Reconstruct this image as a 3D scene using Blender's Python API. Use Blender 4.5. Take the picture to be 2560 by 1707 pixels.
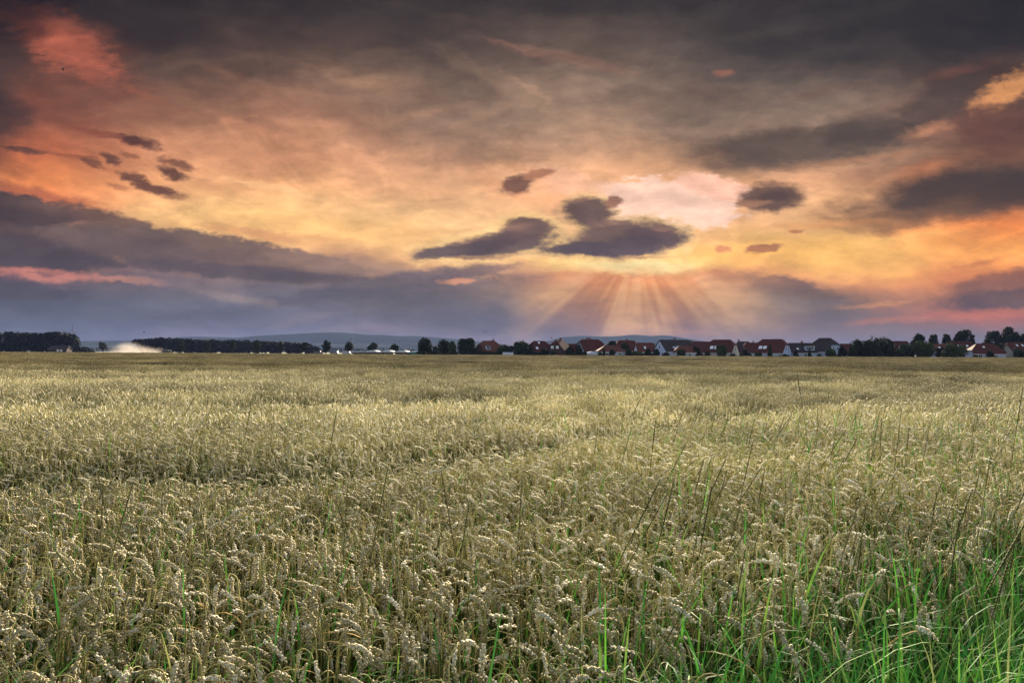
import bpy, bmesh, math, random
import numpy as np
from mathutils import Vector, Matrix, Euler

for o in list(bpy.data.objects):
    bpy.data.objects.remove(o)
S = bpy.context.scene
COL = S.collection
R = math.radians
rng = np.random.default_rng(7)
random.seed(7)

# ------------------------------------------------------------------ camera
CAMZ = 1.68
FPX = 1920.0
CX, CY = 1280.0, 853.5
cam_d = bpy.data.cameras.new('camera')
cam = bpy.data.objects.new('camera', cam_d)
COL.objects.link(cam)
cam_d.lens = 27.0
cam_d.sensor_width = 36.0
cam_d.clip_start = 0.05
cam_d.clip_end = 40000
PITCH, ROLL = R(0.88), R(0.27)
CAMROT = Matrix.Rotation(math.pi / 2 + PITCH, 3, 'X') @ Matrix.Rotation(ROLL, 3, 'Z')
cam.matrix_world = Matrix.Translation((0, 0, CAMZ)) @ CAMROT.to_4x4()
S.camera = cam

# ------------------------------------------------------------------ exposure
S.view_settings.view_transform = 'Standard'
S.view_settings.look = 'None'
EXPO = 2.3
S.view_settings.exposure = EXPO
S.view_settings.gamma = 1.0
S.view_settings.use_curve_mapping = False

# ------------------------------------------------------------------ sun (behind broken cloud)
SUN_AZ, SUN_EL = 9.5, 18.0
SUN_STRENGTH = 5.0
sd = bpy.data.lights.new('sun', 'SUN')
sun = bpy.data.objects.new('sun', sd)
COL.objects.link(sun)
sd.energy = SUN_STRENGTH
sd.angle = R(12)
sd.color = (1.0, 0.84, 0.64)
sdir = Vector((math.sin(R(SUN_AZ)) * math.cos(R(SUN_EL)), math.cos(R(SUN_AZ)) * math.cos(R(SUN_EL)), math.sin(R(SUN_EL))))
sun.rotation_euler = (-sdir).to_track_quat('-Z', 'Y').to_euler()

# ------------------------------------------------------------------ render settings
S.render.engine = 'CYCLES'
cy = S.cycles
cy.max_bounces = 6
cy.diffuse_bounces = 1
cy.glossy_bounces = 2
cy.transmission_bounces = 3
cy.transparent_max_bounces = 6
cy.volume_bounces = 1
cy.caustics_reflective = False
cy.caustics_refractive = False
cy.use_adaptive_sampling = True
cy.adaptive_threshold = 0.02
cy.use_denoising = True
try:
    cy.denoiser = 'OPENIMAGEDENOISE'
    cy.denoising_input_passes = 'RGB_ALBEDO_NORMAL'
    cy.denoising_prefilter = 'ACCURATE'
except Exception:
    pass

# ------------------------------------------------------------------ pixel helpers (2560x1707 photograph)
def ray(px, py):
    return CAMROT @ Vector(((px - CX) / FPX, -(py - CY) / FPX, -1.0))
def hy(px):                       # row of the true horizon at column px
    return 883.0 + (px - CX) * math.tan(ROLL)
def wx(px, Y):
    d = ray(px, hy(px)); return d.x / d.y * Y
def wz(px, py, Y):
    d = ray(px, py); return CAMZ + d.z / d.y * Y
def px_m(n, Y):                   # n photo pixels in metres at depth Y
    return n / FPX * Y

def lin(c):
    out = []
    for v in c:
        v = v / 255.0
        out.append(v / 12.92 if v <= 0.04045 else ((v + 0.055) / 1.055) ** 2.4)
    return tuple(out)

# ------------------------------------------------------------------ node helper
class NT:
    def __init__(s, tree):
        s.t = tree; s.n = tree.nodes; s.l = tree.links
    def set(s, sock, v):
        if isinstance(v, bpy.types.NodeSocket): s.l.new(v, sock)
        elif v is not None:
            if sock.type == 'RGBA' and hasattr(v, '__len__') and len(v) == 3: v = (*v, 1)
            sock.default_value = v
    def node(s, typ, ins=None, **props):
        n = s.n.new(typ)
        for k, v in props.items(): setattr(n, k, v)
        if ins:
            for k, v in ins.items(): s.set(n.inputs[k], v)
        return n
    def m(s, op, a, b=None, c=None, clamp=False):
        n = s.n.new('ShaderNodeMath'); n.operation = op; n.use_clamp = clamp
        s.set(n.inputs[0], a)
        if b is not None: s.set(n.inputs[1], b)
        if c is not None: s.set(n.inputs[2], c)
        return n.outputs[0]
    def vm(s, op, a, b=None, scale=None):
        n = s.n.new('ShaderNodeVectorMath'); n.operation = op
        s.set(n.inputs[0], a)
        if b is not None: s.set(n.inputs[1], b)
        if scale is not None: s.set(n.inputs['Scale'], scale)
        return n.outputs[0]
    def comb(s, x=0.0, y=0.0, z=0.0):
        n = s.n.new('ShaderNodeCombineXYZ')
        for i, v in enumerate((x, y, z)): s.set(n.inputs[i], v)
        return n.outputs[0]
    def grey(s, v):
        n = s.n.new('ShaderNodeCombineColor')
        for i in range(3): s.set(n.inputs[i], v)
        return n.outputs[0]
    def sep(s, v):
        n = s.n.new('ShaderNodeSeparateXYZ'); s.set(n.inputs[0], v); return n.outputs
    def noise(s, vec, scale=5, detail=4, rough=0.5, dist=0.0, col=False, dims='3D'):
        n = s.n.new('ShaderNodeTexNoise'); n.noise_dimensions = dims
        s.set(n.inputs['Vector'], vec); s.set(n.inputs['Scale'], scale); s.set(n.inputs['Detail'], detail)
        s.set(n.inputs['Roughness'], rough); s.set(n.inputs['Distortion'], dist)
        if col:
            q = s.n.new('ShaderNodeSeparateColor'); s.l.new(n.outputs['Color'], q.inputs[0])
            return s.comb(q.outputs[0], q.outputs[1], q.outputs[2])
        return n.outputs['Fac']
    def mr(s, v, a, b, c=0.0, d=1.0, smooth=True):
        n = s.n.new('ShaderNodeMapRange'); n.clamp = True
        n.interpolation_type = 'SMOOTHSTEP' if smooth else 'LINEAR'
        s.set(n.inputs[0], v)
        for i, x in enumerate((a, b, c, d)): s.set(n.inputs[i + 1], x)
        return n.outputs[0]
    def mix(s, f, a, b, mode='MIX'):
        n = s.n.new('ShaderNodeMix'); n.data_type = 'RGBA'; n.blend_type = mode
        n.clamp_factor = True
        s.set(n.inputs[0], f); s.set(n.inputs[6], a); s.set(n.inputs[7], b)
        return n.outputs[2]
    def ramp(s, f, stops, interp='LINEAR'):
        n = s.n.new('ShaderNodeValToRGB'); r = n.color_ramp; r.interpolation = interp
        while len(r.elements) > 1: r.elements.remove(r.elements[-1])
        for i, (p, c) in enumerate(stops):
            e = r.elements[0] if i == 0 else r.elements.new(p)
            e.position = p; e.color = (*c[:3], 1)
        s.set(n.inputs[0], f); return n.outputs[0]

# ------------------------------------------------------------------ world: sunset sky with cloud
W = bpy.data.worlds.new('World'); S.world = W
W.use_nodes = True
wt = W.node_tree
for n in list(wt.nodes): wt.nodes.remove(n)
w = NT(wt)
tc = w.node('ShaderNodeTexCoord')
D3 = w.vm('NORMALIZE', tc.outputs['Generated'])
dx, dy, dz = w.sep(D3)
inv = w.m('DIVIDE', 1920.0, w.m('MAXIMUM', dy, 0.25))
U = w.m('MULTIPLY', dx, inv)                         # sky azimuth measure, straight ahead = 0
V = w.m('MULTIPLY', dz, inv)                         # height above the horizon
base0 = w.comb(U, V, 0.0)
# perspective cloud-deck coordinates (a flat layer overhead)
k = w.m('DIVIDE', 1.0, w.m('ADD', w.m('MAXIMUM', dz, 0.0), 0.07))
deck = w.comb(w.m('MULTIPLY', dx, k), w.m('MULTIPLY', dy, k), 0.0)
deck_r = w.node('ShaderNodeMapping', {'Vector': deck, 'Rotation': (0, 0, R(24)), 'Scale': (1.0, 0.34, 1.0)}).outputs[0]
n_deck = w.noise(deck_r, 2.1, 7, 0.56, 0.5)
n_deck2 = w.noise(w.vm('ADD', deck_r, (7.3, 2.1, 4.0)), 5.5, 6, 0.6, 0.9)
# warped coordinates: soft and fine
st = w.vm('MULTIPLY', base0, (0.0021, 0.0042, 1.0))
wn = w.noise(st, 2.2, 5, 0.55, 0.0, col=True)
W1 = w.vm('ADD', base0, w.vm('MULTIPLY', w.vm('SUBTRACT', wn, (0.5, 0.5, 0.5)), (260.0, 95.0, 0.0)))
fn = w.noise(st, 11.0, 6, 0.62, 0.0, col=True)
W2 = w.vm('ADD', w.vm('ADD', base0, w.vm('MULTIPLY', w.vm('SUBTRACT', wn, (0.5, 0.5, 0.5)), (70.0, 24.0, 0.0))),
          w.vm('MULTIPLY', w.vm('SUBTRACT', fn, (0.5, 0.5, 0.5)), (54.0, 26.0, 0.0)))
edge_n = w.m('SUBTRACT', w.noise(w.vm('MULTIPLY', base0, (0.011, 0.024, 1.0)), 2.0, 7, 0.68), 0.5)

_, V1, _ = w.sep(W1)
U1 = w.sep(W1)[0]
def col_ramp(pts):                                   # pts: (photo row, colour); rows measured from the horizon at 885
    st_ = sorted([((885 - y) / 1000.0, lin(c)) for y, c in pts])
    st_ = [(min(max(p, 0.0), 1.0), c) for p, c in st_]
    return w.ramp(w.m('MULTIPLY', V1, 0.001), st_)
TOPC = (50, 45, 44)
cA = col_ramp([(-100, (40, 34, 34)), (0, (38, 31, 30)), (110, (78, 52, 44)), (200, (96, 66, 54)), (300, (132, 82, 62)), (390, (196, 110, 68)), (450, (234, 142, 80)),
               (510, (222, 130, 78)), (560, (134, 92, 78)), (620, (84, 68, 72)), (700, (100, 78, 86)), (760, (86, 82, 98)), (820, (90, 92, 110)), (870, (98, 94, 112))])
cB = col_ramp([(-100, (44, 38, 37)), (0, (46, 39, 37)), (100, (70, 57, 50)), (200, (104, 81, 68)), (300, (164, 118, 92)), (400, (212, 152, 112)), (470, (238, 178, 124)),
               (530, (248, 200, 134)), (585, (248, 196, 126)), (640, (196, 146, 110)), (700, (128, 108, 110)), (760, (108, 100, 118)), (820, (112, 106, 128)), (850, (136, 120, 138)), (872, (156, 128, 138))])
cC = col_ramp([(-100, (52, 47, 45)), (0, (64, 56, 53)), (100, (94, 80, 71)), (200, (126, 106, 91)), (300, (154, 128, 107)), (400, (196, 152, 120)), (470, (234, 180, 134)),
               (540, (246, 198, 142)), (600, (248, 200, 138)), (660, (232, 180, 120)), (710, (150, 118, 112)), (770, (112, 98, 110)), (820, (118, 102, 114)), (850, (136, 112, 120)), (872, (142, 116, 120))])
cD = col_ramp([(-100, (44, 42, 41)), (0, (58, 53, 51)), (100, (86, 77, 71)), (200, (116, 102, 91)), (300, (140, 119, 102)), (380, (160, 130, 106)), (440, (214, 162, 122)),
               (520, (242, 188, 136)), (590, (248, 196, 124)), (650, (252, 190, 108)), (700, (232, 156, 98)), (760, (160, 116, 92)), (820, (124, 98, 92)), (872, (134, 104, 94))])
cE = col_ramp([(-100, (36, 34, 33)), (0, (38, 36, 35)), (100, (50, 45, 42)), (220, (92, 68, 56)), (320, (112, 78, 62)), (420, (140, 96, 66)), (500, (190, 118, 66)), (560, (242, 142, 64)),
               (620, (255, 174, 82)), (680, (240, 144, 76)), (740, (196, 112, 72)), (790, (186, 98, 66)), (830, (132, 96, 80)), (872, (112, 88, 78))])
def col_mix(f0, f1, a, b): return w.mix(w.mr(U1, f0, f1), a, b)
sky = col_mix(-1230, -760, cA, cB)
sky = col_mix(-640, -40, sky, cC)
sky = col_mix(60, 560, sky, cD)
sky = col_mix(700, 1240, sky, cE)

nblob = 0
def blob(cx, cy, rx, ry, rot, c, a=1.0, soft=(0.0, 0.5), n=0.35, fine=True, mode='MIX'):
    """soft cloud bank: centre and radii in photo pixels, rot degrees (anticlockwise on the picture)"""
    global sky, W1, W2, nblob
    nblob += 1
    if nblob % 8 == 0:      # ties the next masks to the running colour, so that the shader is evaluated in order
        n_ = w.n.new('ShaderNodeVectorMath'); n_.operation = 'MULTIPLY_ADD'
        w.set(n_.inputs[0], sky); w.set(n_.inputs[1], (1e-9, 1e-9, 1e-9)); w.set(n_.inputs[2], W2); W2 = n_.outputs[0]
        n_ = w.n.new('ShaderNodeVectorMath'); n_.operation = 'MULTIPLY_ADD'
        w.set(n_.inputs[0], sky); w.set(n_.inputs[1], (1e-9, 1e-9, 1e-9)); w.set(n_.inputs[2], W1); W1 = n_.outputs[0]
    mp = w.node('ShaderNodeMapping', {'Vector': W2 if fine else W1, 'Location': (cx - CX, 885 - cy, 0),
                'Rotation': (0, 0, R(rot)), 'Scale': (rx, ry, 1.0)}, vector_type='TEXTURE').outputs[0]
    g = w.n.new('ShaderNodeTexGradient'); g.gradient_type = 'SPHERICAL'
    w.set(g.inputs[0], mp); gf = g.outputs['Fac']
    v = w.m('MULTIPLY_ADD', edge_n, n, gf)
    f = w.m('MULTIPLY', w.mr(v, soft[0], soft[1], 0.0, a), w.mr(gf, 0.0, 0.14))
    sky = w.mix(f, sky, lin(c) if max(c) > 1.001 else c, mode)

# --- veil structure at the top: long soft streaks
streak = w.mr(n_deck, 0.34, 0.68, 0.80, 1.18)
streak2 = w.mr(n_deck2, 0.3, 0.7, 0.86, 1.13)
fr = w.m('MULTIPLY', streak, streak2)
hi = w.mr(V, 330, 620)
fr = w.m('ADD', 1.0, w.m('MULTIPLY', w.m('SUBTRACT', fr, 1.0), w.mr(V, 120, 470, 0.12, 0.85)))
sky = w.mix(1.0, sky, w.grey(fr), 'MULTIPLY')

# --- upper sky patches
blob(140, 105, 250, 92, -30, (208, 112, 84), 0.85, (0.10, 0.85), 1.5)
blob(190, 150, 300, 120, -32, (140, 80, 62), 0.5, (0.0, 0.9), 0.8, False)
blob(20, 60, 120, 110, 0, (30, 24, 24), 0.7, (0.0, 0.7), 0.2, False)
blob(330, 60, 330, 90, -12, (44, 37, 36), 0.8, (0.0, 0.8), 0.3, False)
blob(120, 300, 330, 120, -20, (140, 82, 60), 0.5, (0.0, 0.9), 0.6, False)
blob(0, 260, 90, 210, 0, (64, 52, 46), 0.6, (0.0, 0.8), 0.3, False)
blob(960, 70, 620, 130, -8, (52, 45, 43), 0.6, (0.0, 0.9), 0.5, False)
blob(930, 210, 240, 60, -10, (150, 118, 95), 0.5, (0.1, 0.9), 0.7, False)
blob(1420, 145, 260, 26, -12, (150, 112, 94), 0.4, (0.1, 0.8), 0.9)
blob(1340, 260, 420, 40, -30, (160, 132, 110), 0.4, (0.1, 0.8), 0.9)
blob(1150, 330, 260, 100, -10, (120, 98, 84), 0.45, (0.0, 0.9), 0.5, False)
blob(1450, 330, 300, 60, 18, (162, 130, 106), 0.4, (0.1, 0.9), 0.8, False)
blob(2150, 90, 620, 190, 4, (46, 43, 42), 0.8, (0.0, 0.8), 0.3, False)
blob(1780, 230, 300, 70, -6, (120, 98, 84), 0.4, (0.0, 0.9), 0.6, False)
blob(1960, 370, 430, 74, 7, (84, 72, 62), 0.9, (0.0, 0.6), 0.6, False)
blob(2200, 320, 210, 56, 4, (76, 66, 58), 0.8, (0.0, 0.6), 0.4, False)
blob(2370, 250, 150, 80, 30, (70, 60, 54), 0.75, (0.0, 0.7), 0.5, False)
blob(2530, 215, 150, 50, 28, (214, 150, 94), 0.9, (0.1, 0.8), 1.4)
blob(2320, 325, 100, 26, 14, (196, 138, 104), 0.7, (0.0, 0.9), 1.2)
blob(2310, 425, 130, 44, 14, (196, 124, 82), 0.6, (0.1, 0.9), 0.7)
blob(2500, 320, 130, 90, 0, (104, 66, 54), 0.6, (0.0, 0.9), 0.5, False)
blob(2420, 480, 420, 96, 10, (60, 50, 40), 0.95, (0.0, 0.62), 0.45, False)
blob(2300, 540, 320, 40, 7, (120, 86, 54), 0.5, (0.0, 0.8), 0.6, False)
blob(1810, 175, 40, 16, 0, (160, 104, 84), 0.5, (0.1, 0.8), 0.5)
# --- small dark scraps, left
for (x, y, a, b, r, c, al) in ((270, 345, 170, 14, -12, (128, 72, 52), .8), (345, 362, 84, 20, -14, (86, 54, 44), .95), (50, 383, 80, 12, -6, (76, 54, 44), .8), (150, 395, 110, 9, -12, (140, 80, 56), .6),
                               (228, 414, 44, 16, -18, (112, 70, 50), .85), (274, 405, 40, 18, -18, (96, 62, 48), .95), (322, 395, 40, 9, -14, (140, 90, 64), .7),
                               (440, 414, 70, 18, -14, (124, 80, 58), .9), (424, 438, 56, 18, -18, (96, 62, 46), .95), (330, 448, 60, 20, -16, (104, 68, 50), .9), (385, 474, 110, 20, -16, (102, 64, 48), .95), (290, 468, 40, 8, -16, (170, 108, 72), .6)):
    blob(x, y, a, b, r, c, al, (0.05, 0.7), 1.1)
# light feathery veil marks of the upper sky
for (x, y, a, b, r, c, al) in ((900, 205, 110, 26, -10, (166, 128, 100), .5), (560, 190, 90, 20, -16, (140, 100, 78), .5), (1000, 300, 260, 18, 14, (176, 134, 106), .4), (1330, 225, 130, 16, -32, (166, 134, 110), .55),
                               (1210, 285, 160, 16, 24, (160, 128, 104), .45), (1440, 345, 170, 10, 22, (172, 138, 112), .5), (1600, 350, 200, 12, -14, (168, 134, 108), .4), (1120, 40, 220, 20, -12, (84, 72, 64), .6),
                               (1290, 120, 160, 12, -22, (132, 98, 84), .5), (640, 330, 240, 22, -20, (190, 132, 98), .4), (1180, 420, 150, 14, 10, (214, 160, 124), .5), (2150, 395, 260, 18, 8, (176, 128, 92), .6),
                               (2060, 225, 160, 20, 12, (112, 86, 72), .5), (1900, 80, 260, 26, 6, (70, 63, 58), .6), (750, 80, 300, 26, -10, (76, 62, 55), .5), (2400, 170, 160, 20, 14, (120, 78, 64), .5),
                               (350, 240, 180, 14, -24, (150, 92, 68), .45), (2200, 600, 300, 14, 6, (255, 206, 116), .5), (2060, 560, 260, 16, 3, (236, 164, 98), .5), (700, 480, 260, 14, -12, (255, 208, 150), .5)):
    blob(x, y, a, b, r, c, al, (0.05, 0.95), 1.3)
# --- glow of the hidden sun
blob(840, 572, 520, 62, -6, (252, 200, 128), 0.8, (0.0, 0.8), 0.3, False)
blob(1560, 500, 460, 190, 0, (250, 190, 140), 0.65, (0.0, 0.8), 0.4, False)
blob(1320, 470, 190, 66, -14, (244, 176, 128), 0.8, (0.05, 0.8), 1.3)
blob(1300, 455, 150, 40, -20, (255, 206, 160), 0.5, (0.2, 0.9), 1.8)
blob(1480, 610, 90, 24, 10, (255, 222, 160), 0.7, (0.1, 0.9), 1.0)
blob(1650, 512, 250, 84, -3, (255, 214, 192), 1.0, (0.08, 0.34), 1.1)
blob(1790, 466, 130, 40, -14, (255, 202, 176), 0.95, (0.08, 0.45), 0.7)
blob(1420, 455, 150, 50, -16, (252, 196, 160), 0.75, (0.1, 0.6), 1.2)
blob(1600, 648, 380, 56, 0, (254, 196, 108), 0.95, (0.0, 0.7), 0.3, False)
blob(1570, 662, 300, 36, 0, (255, 228, 150), 0.9, (0.0, 0.7), 0.5)
blob(1590, 668, 170, 26, 0, (255, 238, 170), 1.0, (0.0, 0.6), 0.8)
blob(2060, 640, 380, 90, 0, (255, 198, 100), 0.7, (0.0, 0.9), 0.4, False)
# --- left cloud banks
blob(60, 488, 300, 24, -10, (168, 92, 62), 0.7, (0.0, 0.7), 1.0)
blob(-10, 560, 330, 92, -12, (84, 66, 60), 1.0, (0.02, 0.24), 0.8)
blob(250, 572, 260, 56, -13, (104, 80, 70), 0.9, (0.02, 0.36), 0.9)
blob(60, 548, 200, 34, -8, (66, 53, 51), 0.7, (0.0, 0.7), 0.8)
blob(300, 585, 150, 26, -12, (176, 124, 96), 0.6, (0.1, 0.8), 1.5)
blob(190, 566, 50, 16, 0, (200, 136, 104), 0.5, (0.1, 0.8), 1.5)
blob(10, 640, 340, 62, -4, (72, 61, 62), 0.95, (0.02, 0.4), 0.7)
blob(520, 640, 500, 62, -8, (112, 92, 84), 0.95, (0.02, 0.30), 0.7)
blob(330, 625, 300, 50, -8, (96, 80, 78), 0.7, (0.0, 0.7), 0.6)
blob(560, 682, 520, 26, -4, (84, 74, 78), 0.8, (0.02, 0.6), 0.7)
blob(880, 668, 330, 36, -6, (150, 122, 104), 0.7, (0.0, 0.7), 0.7)
blob(640, 590, 260, 18, -8, (214, 150, 104), 0.6, (0.1, 0.8), 1.4)
blob(800, 598, 150, 12, -4, (222, 160, 110), 0.5, (0.1, 0.8), 1.5)
blob(120, 694, 260, 24, -3, (222, 138, 118), 0.75, (0.1, 0.8), 1.3)
blob(115, 690, 60, 8, 0, (120, 84, 84), 0.7, (0.1, 0.7), 1.0)
blob(330, 708, 150, 14, -6, (214, 150, 128), 0.6, (0.1, 0.8), 1.5)
blob(20, 732, 240, 34, -3, (74, 66, 74), 0.85, (0.05, 0.5), 0.8)
blob(900, 730, 360, 30, 9, (92, 82, 92), 0.9, (0.02, 0.5), 0.7)
blob(1080, 694, 300, 26, 7, (112, 96, 98), 0.8, (0.02, 0.5), 0.7)
blob(480, 726, 220, 18, -8, (128, 110, 116), 0.6, (0.05, 0.8), 1.2)
blob(600, 752, 150, 18, -12, (160, 132, 130), 0.6, (0.0, 1.0), 1.3)
blob(960, 766, 260, 18, -2, (124, 108, 122), 0.5, (0.05, 0.8), 1.2)
blob(760, 800, 150, 16, 12, (150, 124, 132), 0.5, (0.0, 1.0), 1.3)
blob(960, 822, 160, 18, 0, (152, 122, 132), 0.5, (0.1, 0.9), 1.2)
blob(250, 790, 520, 60, 0, (88, 88, 104), 0.5, (0.0, 0.8), 0.5, False)
blob(1270, 842, 260, 16, 4, (150, 122, 130), 0.4, (0.1, 0.9), 1.0)
blob(-60, 300, 190, 330, 0, (52, 40, 36), 0.7, (0.0, 0.9), 0.4, False)  # left edge vignette, darkening put into the sky colour
# --- centre bank beneath the sun
blob(1480, 765, 700, 92, 0, (106, 92, 96), 0.95, (0.0, 0.34), 0.6)
blob(1930, 715, 150, 34, -3, (104, 78, 70), 0.9, (0.05, 0.4), 0.6)
blob(1750, 700, 220, 40, 3, (186, 132, 92), 0.6, (0.05, 0.5), 0.9)
blob(1140, 705, 60, 13, 0, (240, 164, 124), 0.8, (0.1, 0.8), 1.2)
blob(1410, 690, 46, 20, 0, (238, 164, 108), 0.8, (0.1, 0.7), 0.8)
blob(1250, 790, 330, 60, 0, (98, 90, 108), 0.6, (0.0, 0.8), 0.4, False)
blob(1880, 760, 420, 66, -6, (116, 95, 90), 0.85, (0.0, 0.5), 0.8)
blob(1990, 728, 170, 22, -8, (116, 86, 72), 0.85, (0.05, 0.6), 0.9)
blob(1800, 690, 120, 18, 0, (150, 112, 88), 0.7, (0.05, 0.7), 1.2)
blob(1690, 740, 200, 40, -14, (128, 102, 94), 0.6, (0.0, 0.8), 0.6)
blob(2100, 830, 420, 36, -4, (132, 100, 90), 0.7, (0.0, 0.8), 0.6, False)
blob(2180, 760, 160, 14, 6, (232, 150, 92), 0.6, (0.1, 0.9), 1.3)
blob(2460, 650, 120, 12, 10, (196, 116, 66), 0.5, (0.1, 0.9), 1.3)
blob(2520, 700, 260, 44, 12, (118, 80, 62), 0.75, (0.05, 0.6), 0.7)
blob(2540, 742, 260, 34, 6, (92, 64, 52), 0.9, (0.05, 0.5), 0.6)
blob(2520, 782, 330, 24, 2, (222, 112, 70), 0.8, (0.0, 1.0), 1.0)
blob(2240, 800, 180, 14, 4, (208, 120, 78), 0.6, (0.1, 0.7), 0.9)
blob(1720, 830, 170, 16, 0, (190, 122, 94), 0.5, (0.1, 0.9), 0.7)
# --- crepuscular rays fanning down from the cloud gap
sxp, syp = 1592 - CX, 885 - 600
du = w.m('SUBTRACT', U, sxp); dv = w.m('SUBTRACT', syp, V)
ang = w.m('ARCTAN2', du, dv)
rad = w.m('SQRT', w.m('ADD', w.m('MULTIPLY', du, du), w.m('MULTIPLY', dv, dv)))
rn = w.noise(w.comb(w.m('MULTIPLY', ang, 3.6), w.m('MULTIPLY', rad, 0.0022), 3.3), 1.0, 2.2, 0.5)
inbank = w.mr(w.sep(W1)[1], 240, 178)
rmask = w.m('MULTIPLY', w.mr(rn, 0.38, 0.66), w.m('MULTIPLY', inbank, w.mr(rad, 560, 140)))
rmask = w.m('MULTIPLY', rmask, w.mr(w.m('ABSOLUTE', ang), 1.52, 1.0))
glow = w.m('MULTIPLY', w.mr(rad, 380, 40), inbank)
sky = w.mix(w.m('MULTIPLY', glow, 0.92), sky, lin((255, 160, 80)))
sky = w.mix(w.m('MULTIPLY', rmask, 0.85), sky, lin((250, 184, 132)))
dray = w.m('MULTIPLY', w.mr(rn, 0.50, 0.34), w.m('MULTIPLY', inbank, w.mr(rad, 620, 160)))
sky = w.mix(w.m('MULTIPLY', dray, 0.18), sky, lin((108, 90, 92)))
# --- the dark clouds in front of the glow (bright rim first, then body)
RIM = (255, 214, 146); BODY = (88, 75, 77)
for (x, y, a, b, r) in ((1215, 618, 196, 42, 6), (1310, 570, 110, 36, 0), (1475, 530, 84, 46, -4), (1560, 598, 182, 56, 4), (1430, 618, 120, 26, 2),
                        (1620, 590, 120, 44, -4)):
    blob(x, y, a * 1.22, b * 1.4, r, RIM, 0.9, (0.05, 0.5), 0.8)
for (x, y, a, b, r, c) in ((1150, 628, 170, 26, 6, BODY), (1260, 612, 170, 46, 8, (92, 76, 74)), (1310, 580, 110, 44, 6, (104, 82, 76)), (1330, 562, 80, 24, -8, (112, 88, 78)), (1470, 530, 104, 54, -4, (94, 74, 70)), (1535, 502, 34, 20, 20, (150, 108, 88)),
                           (1560, 594, 205, 70, 4, (104, 82, 76)), (1640, 590, 110, 40, -5, (92, 74, 72)), (1450, 622, 150, 26, 2, BODY), (1530, 622, 170, 26, 0, (90, 76, 78)),
                           (1290, 465, 64, 34, 12, (112, 78, 62)), (1345, 436, 50, 20, 10, (178, 124, 92)),
                           (1925, 490, 130, 54, 2, (92, 70, 58)), (1870, 504, 70, 16, 4, (150, 110, 84)), (1905, 624, 66, 16, 8, (176, 116, 74)), (1990, 575, 34, 7, 0, (200, 134, 84)),
                           (1800, 623, 32, 12, -8, (226, 152, 100))):
    blob(x, y, a * .98, b * .92, r, c, 0.96, (0.04, 0.5), 0.6)
for (x, y, a, b, r, c) in ((1290, 566, 70, 14, 4, (150, 112, 92)), (1180, 606, 90, 10, 8, (146, 112, 94)), (1520, 556, 90, 14, 0, (146, 112, 98)), (1660, 572, 60, 10, -10, (160, 122, 100)),
                           (1450, 500, 50, 12, 8, (150, 112, 94)), (1600, 640, 110, 8, 2, (150, 108, 88)), (1180, 648, 120, 7, 2, (152, 110, 88)), (1930, 455, 60, 10, 0, (134, 100, 78)), (1250, 645, 60, 8, 10, (170, 122, 96))):
    blob(x, y, a, b, r, c, 0.6, (0.05, 0.9), 1.2)
blob(1940, 484, 60, 20, 0, (70, 54, 48), 0.7, (0.05, 0.7), 0.3)
blob(1590, 603, 120, 26, 4, (80, 66, 68), 0.7, (0.05, 0.7), 0.4)
blob(1230, 615, 110, 24, 6, (82, 66, 66), 0.6, (0.05, 0.7), 0.4)
blob(2560, 20, 420, 150, 10, (34, 32, 31), 0.8, (0.0, 1.0), 0.3, False)  # vignette darkening of the top right corner, put into the sky colour
blob(0, 0, 300, 90, -10, (26, 22, 22), 0.8, (0.0, 1.0), 0.3, False)  # same vignette darkening for the top left corner
blob(1300, 0, 900, 60, 0, (44, 40, 38), 0.6, (0.0, 1.0), 0.3, False)
# fine broken texture
sky = w.mix(w.mr(V, 215, 130), sky, (0.86, 0.99, 0.88), 'MULTIPLY')
ft = w.mr(w.noise(w.vm('MULTIPLY', W2, (0.012, 0.03, 1.0)), 1.0, 6, 0.6), 0.3, 0.7, 0.87, 1.12)
mid_n = w.noise(w.vm('MULTIPLY', W1, (0.0035, 0.012, 1.0)), 1.0, 5, 0.55, 0.4)
ft = w.m('MULTIPLY', ft, w.mr(mid_n, 0.32, 0.68, 0.82, 1.14))
sky = w.mix(1.0, sky, w.grey(ft), 'MULTIPLY')

# --- rest of the sky: dusk sky above and behind, through thin cloud
nsh = w.node('ShaderNodeTexSky', sky_type='NISHITA', sun_disc=False)
nsh.sun_elevation = R(SUN_EL); nsh.sun_rotation = R(SUN_AZ)
nsh.altitude = 100; nsh.air_density = 1.0; nsh.dust_density = 1.5
NISH = 0.078
nish_s = w.vm('SCALE', nsh.outputs[0], scale=NISH)
cover = w.mr(n_deck, 0.35, 0.65, 0.35, 0.8)
nish_s = w.mix(cover, nish_s, (0.15, 0.15, 0.165))
up = w.mr(dz, 0.42, 0.72)
back = w.mr(dy, 0.55, -0.05)
openf = w.m('MAXIMUM', up, back)
sky = w.vm('MULTIPLY', sky, tuple(v * 2.0 ** -EXPO for v in (1.12, 1.05, 0.98)))
final = w.mix(openf, sky, nish_s)
below = w.mr(dz, -0.02, -0.08)
final = w.mix(below, final, (0.02, 0.018, 0.014))
bg = w.node('ShaderNodeBackground', {'Color': final, 'Strength': 1.0})
ow = w.node('ShaderNodeOutputWorld')
wt.links.new(bg.outputs[0], ow.inputs['Surface'])
W.cycles.sampling_method = 'MANUAL'
W.cycles.sample_map_resolution = 512

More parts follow.
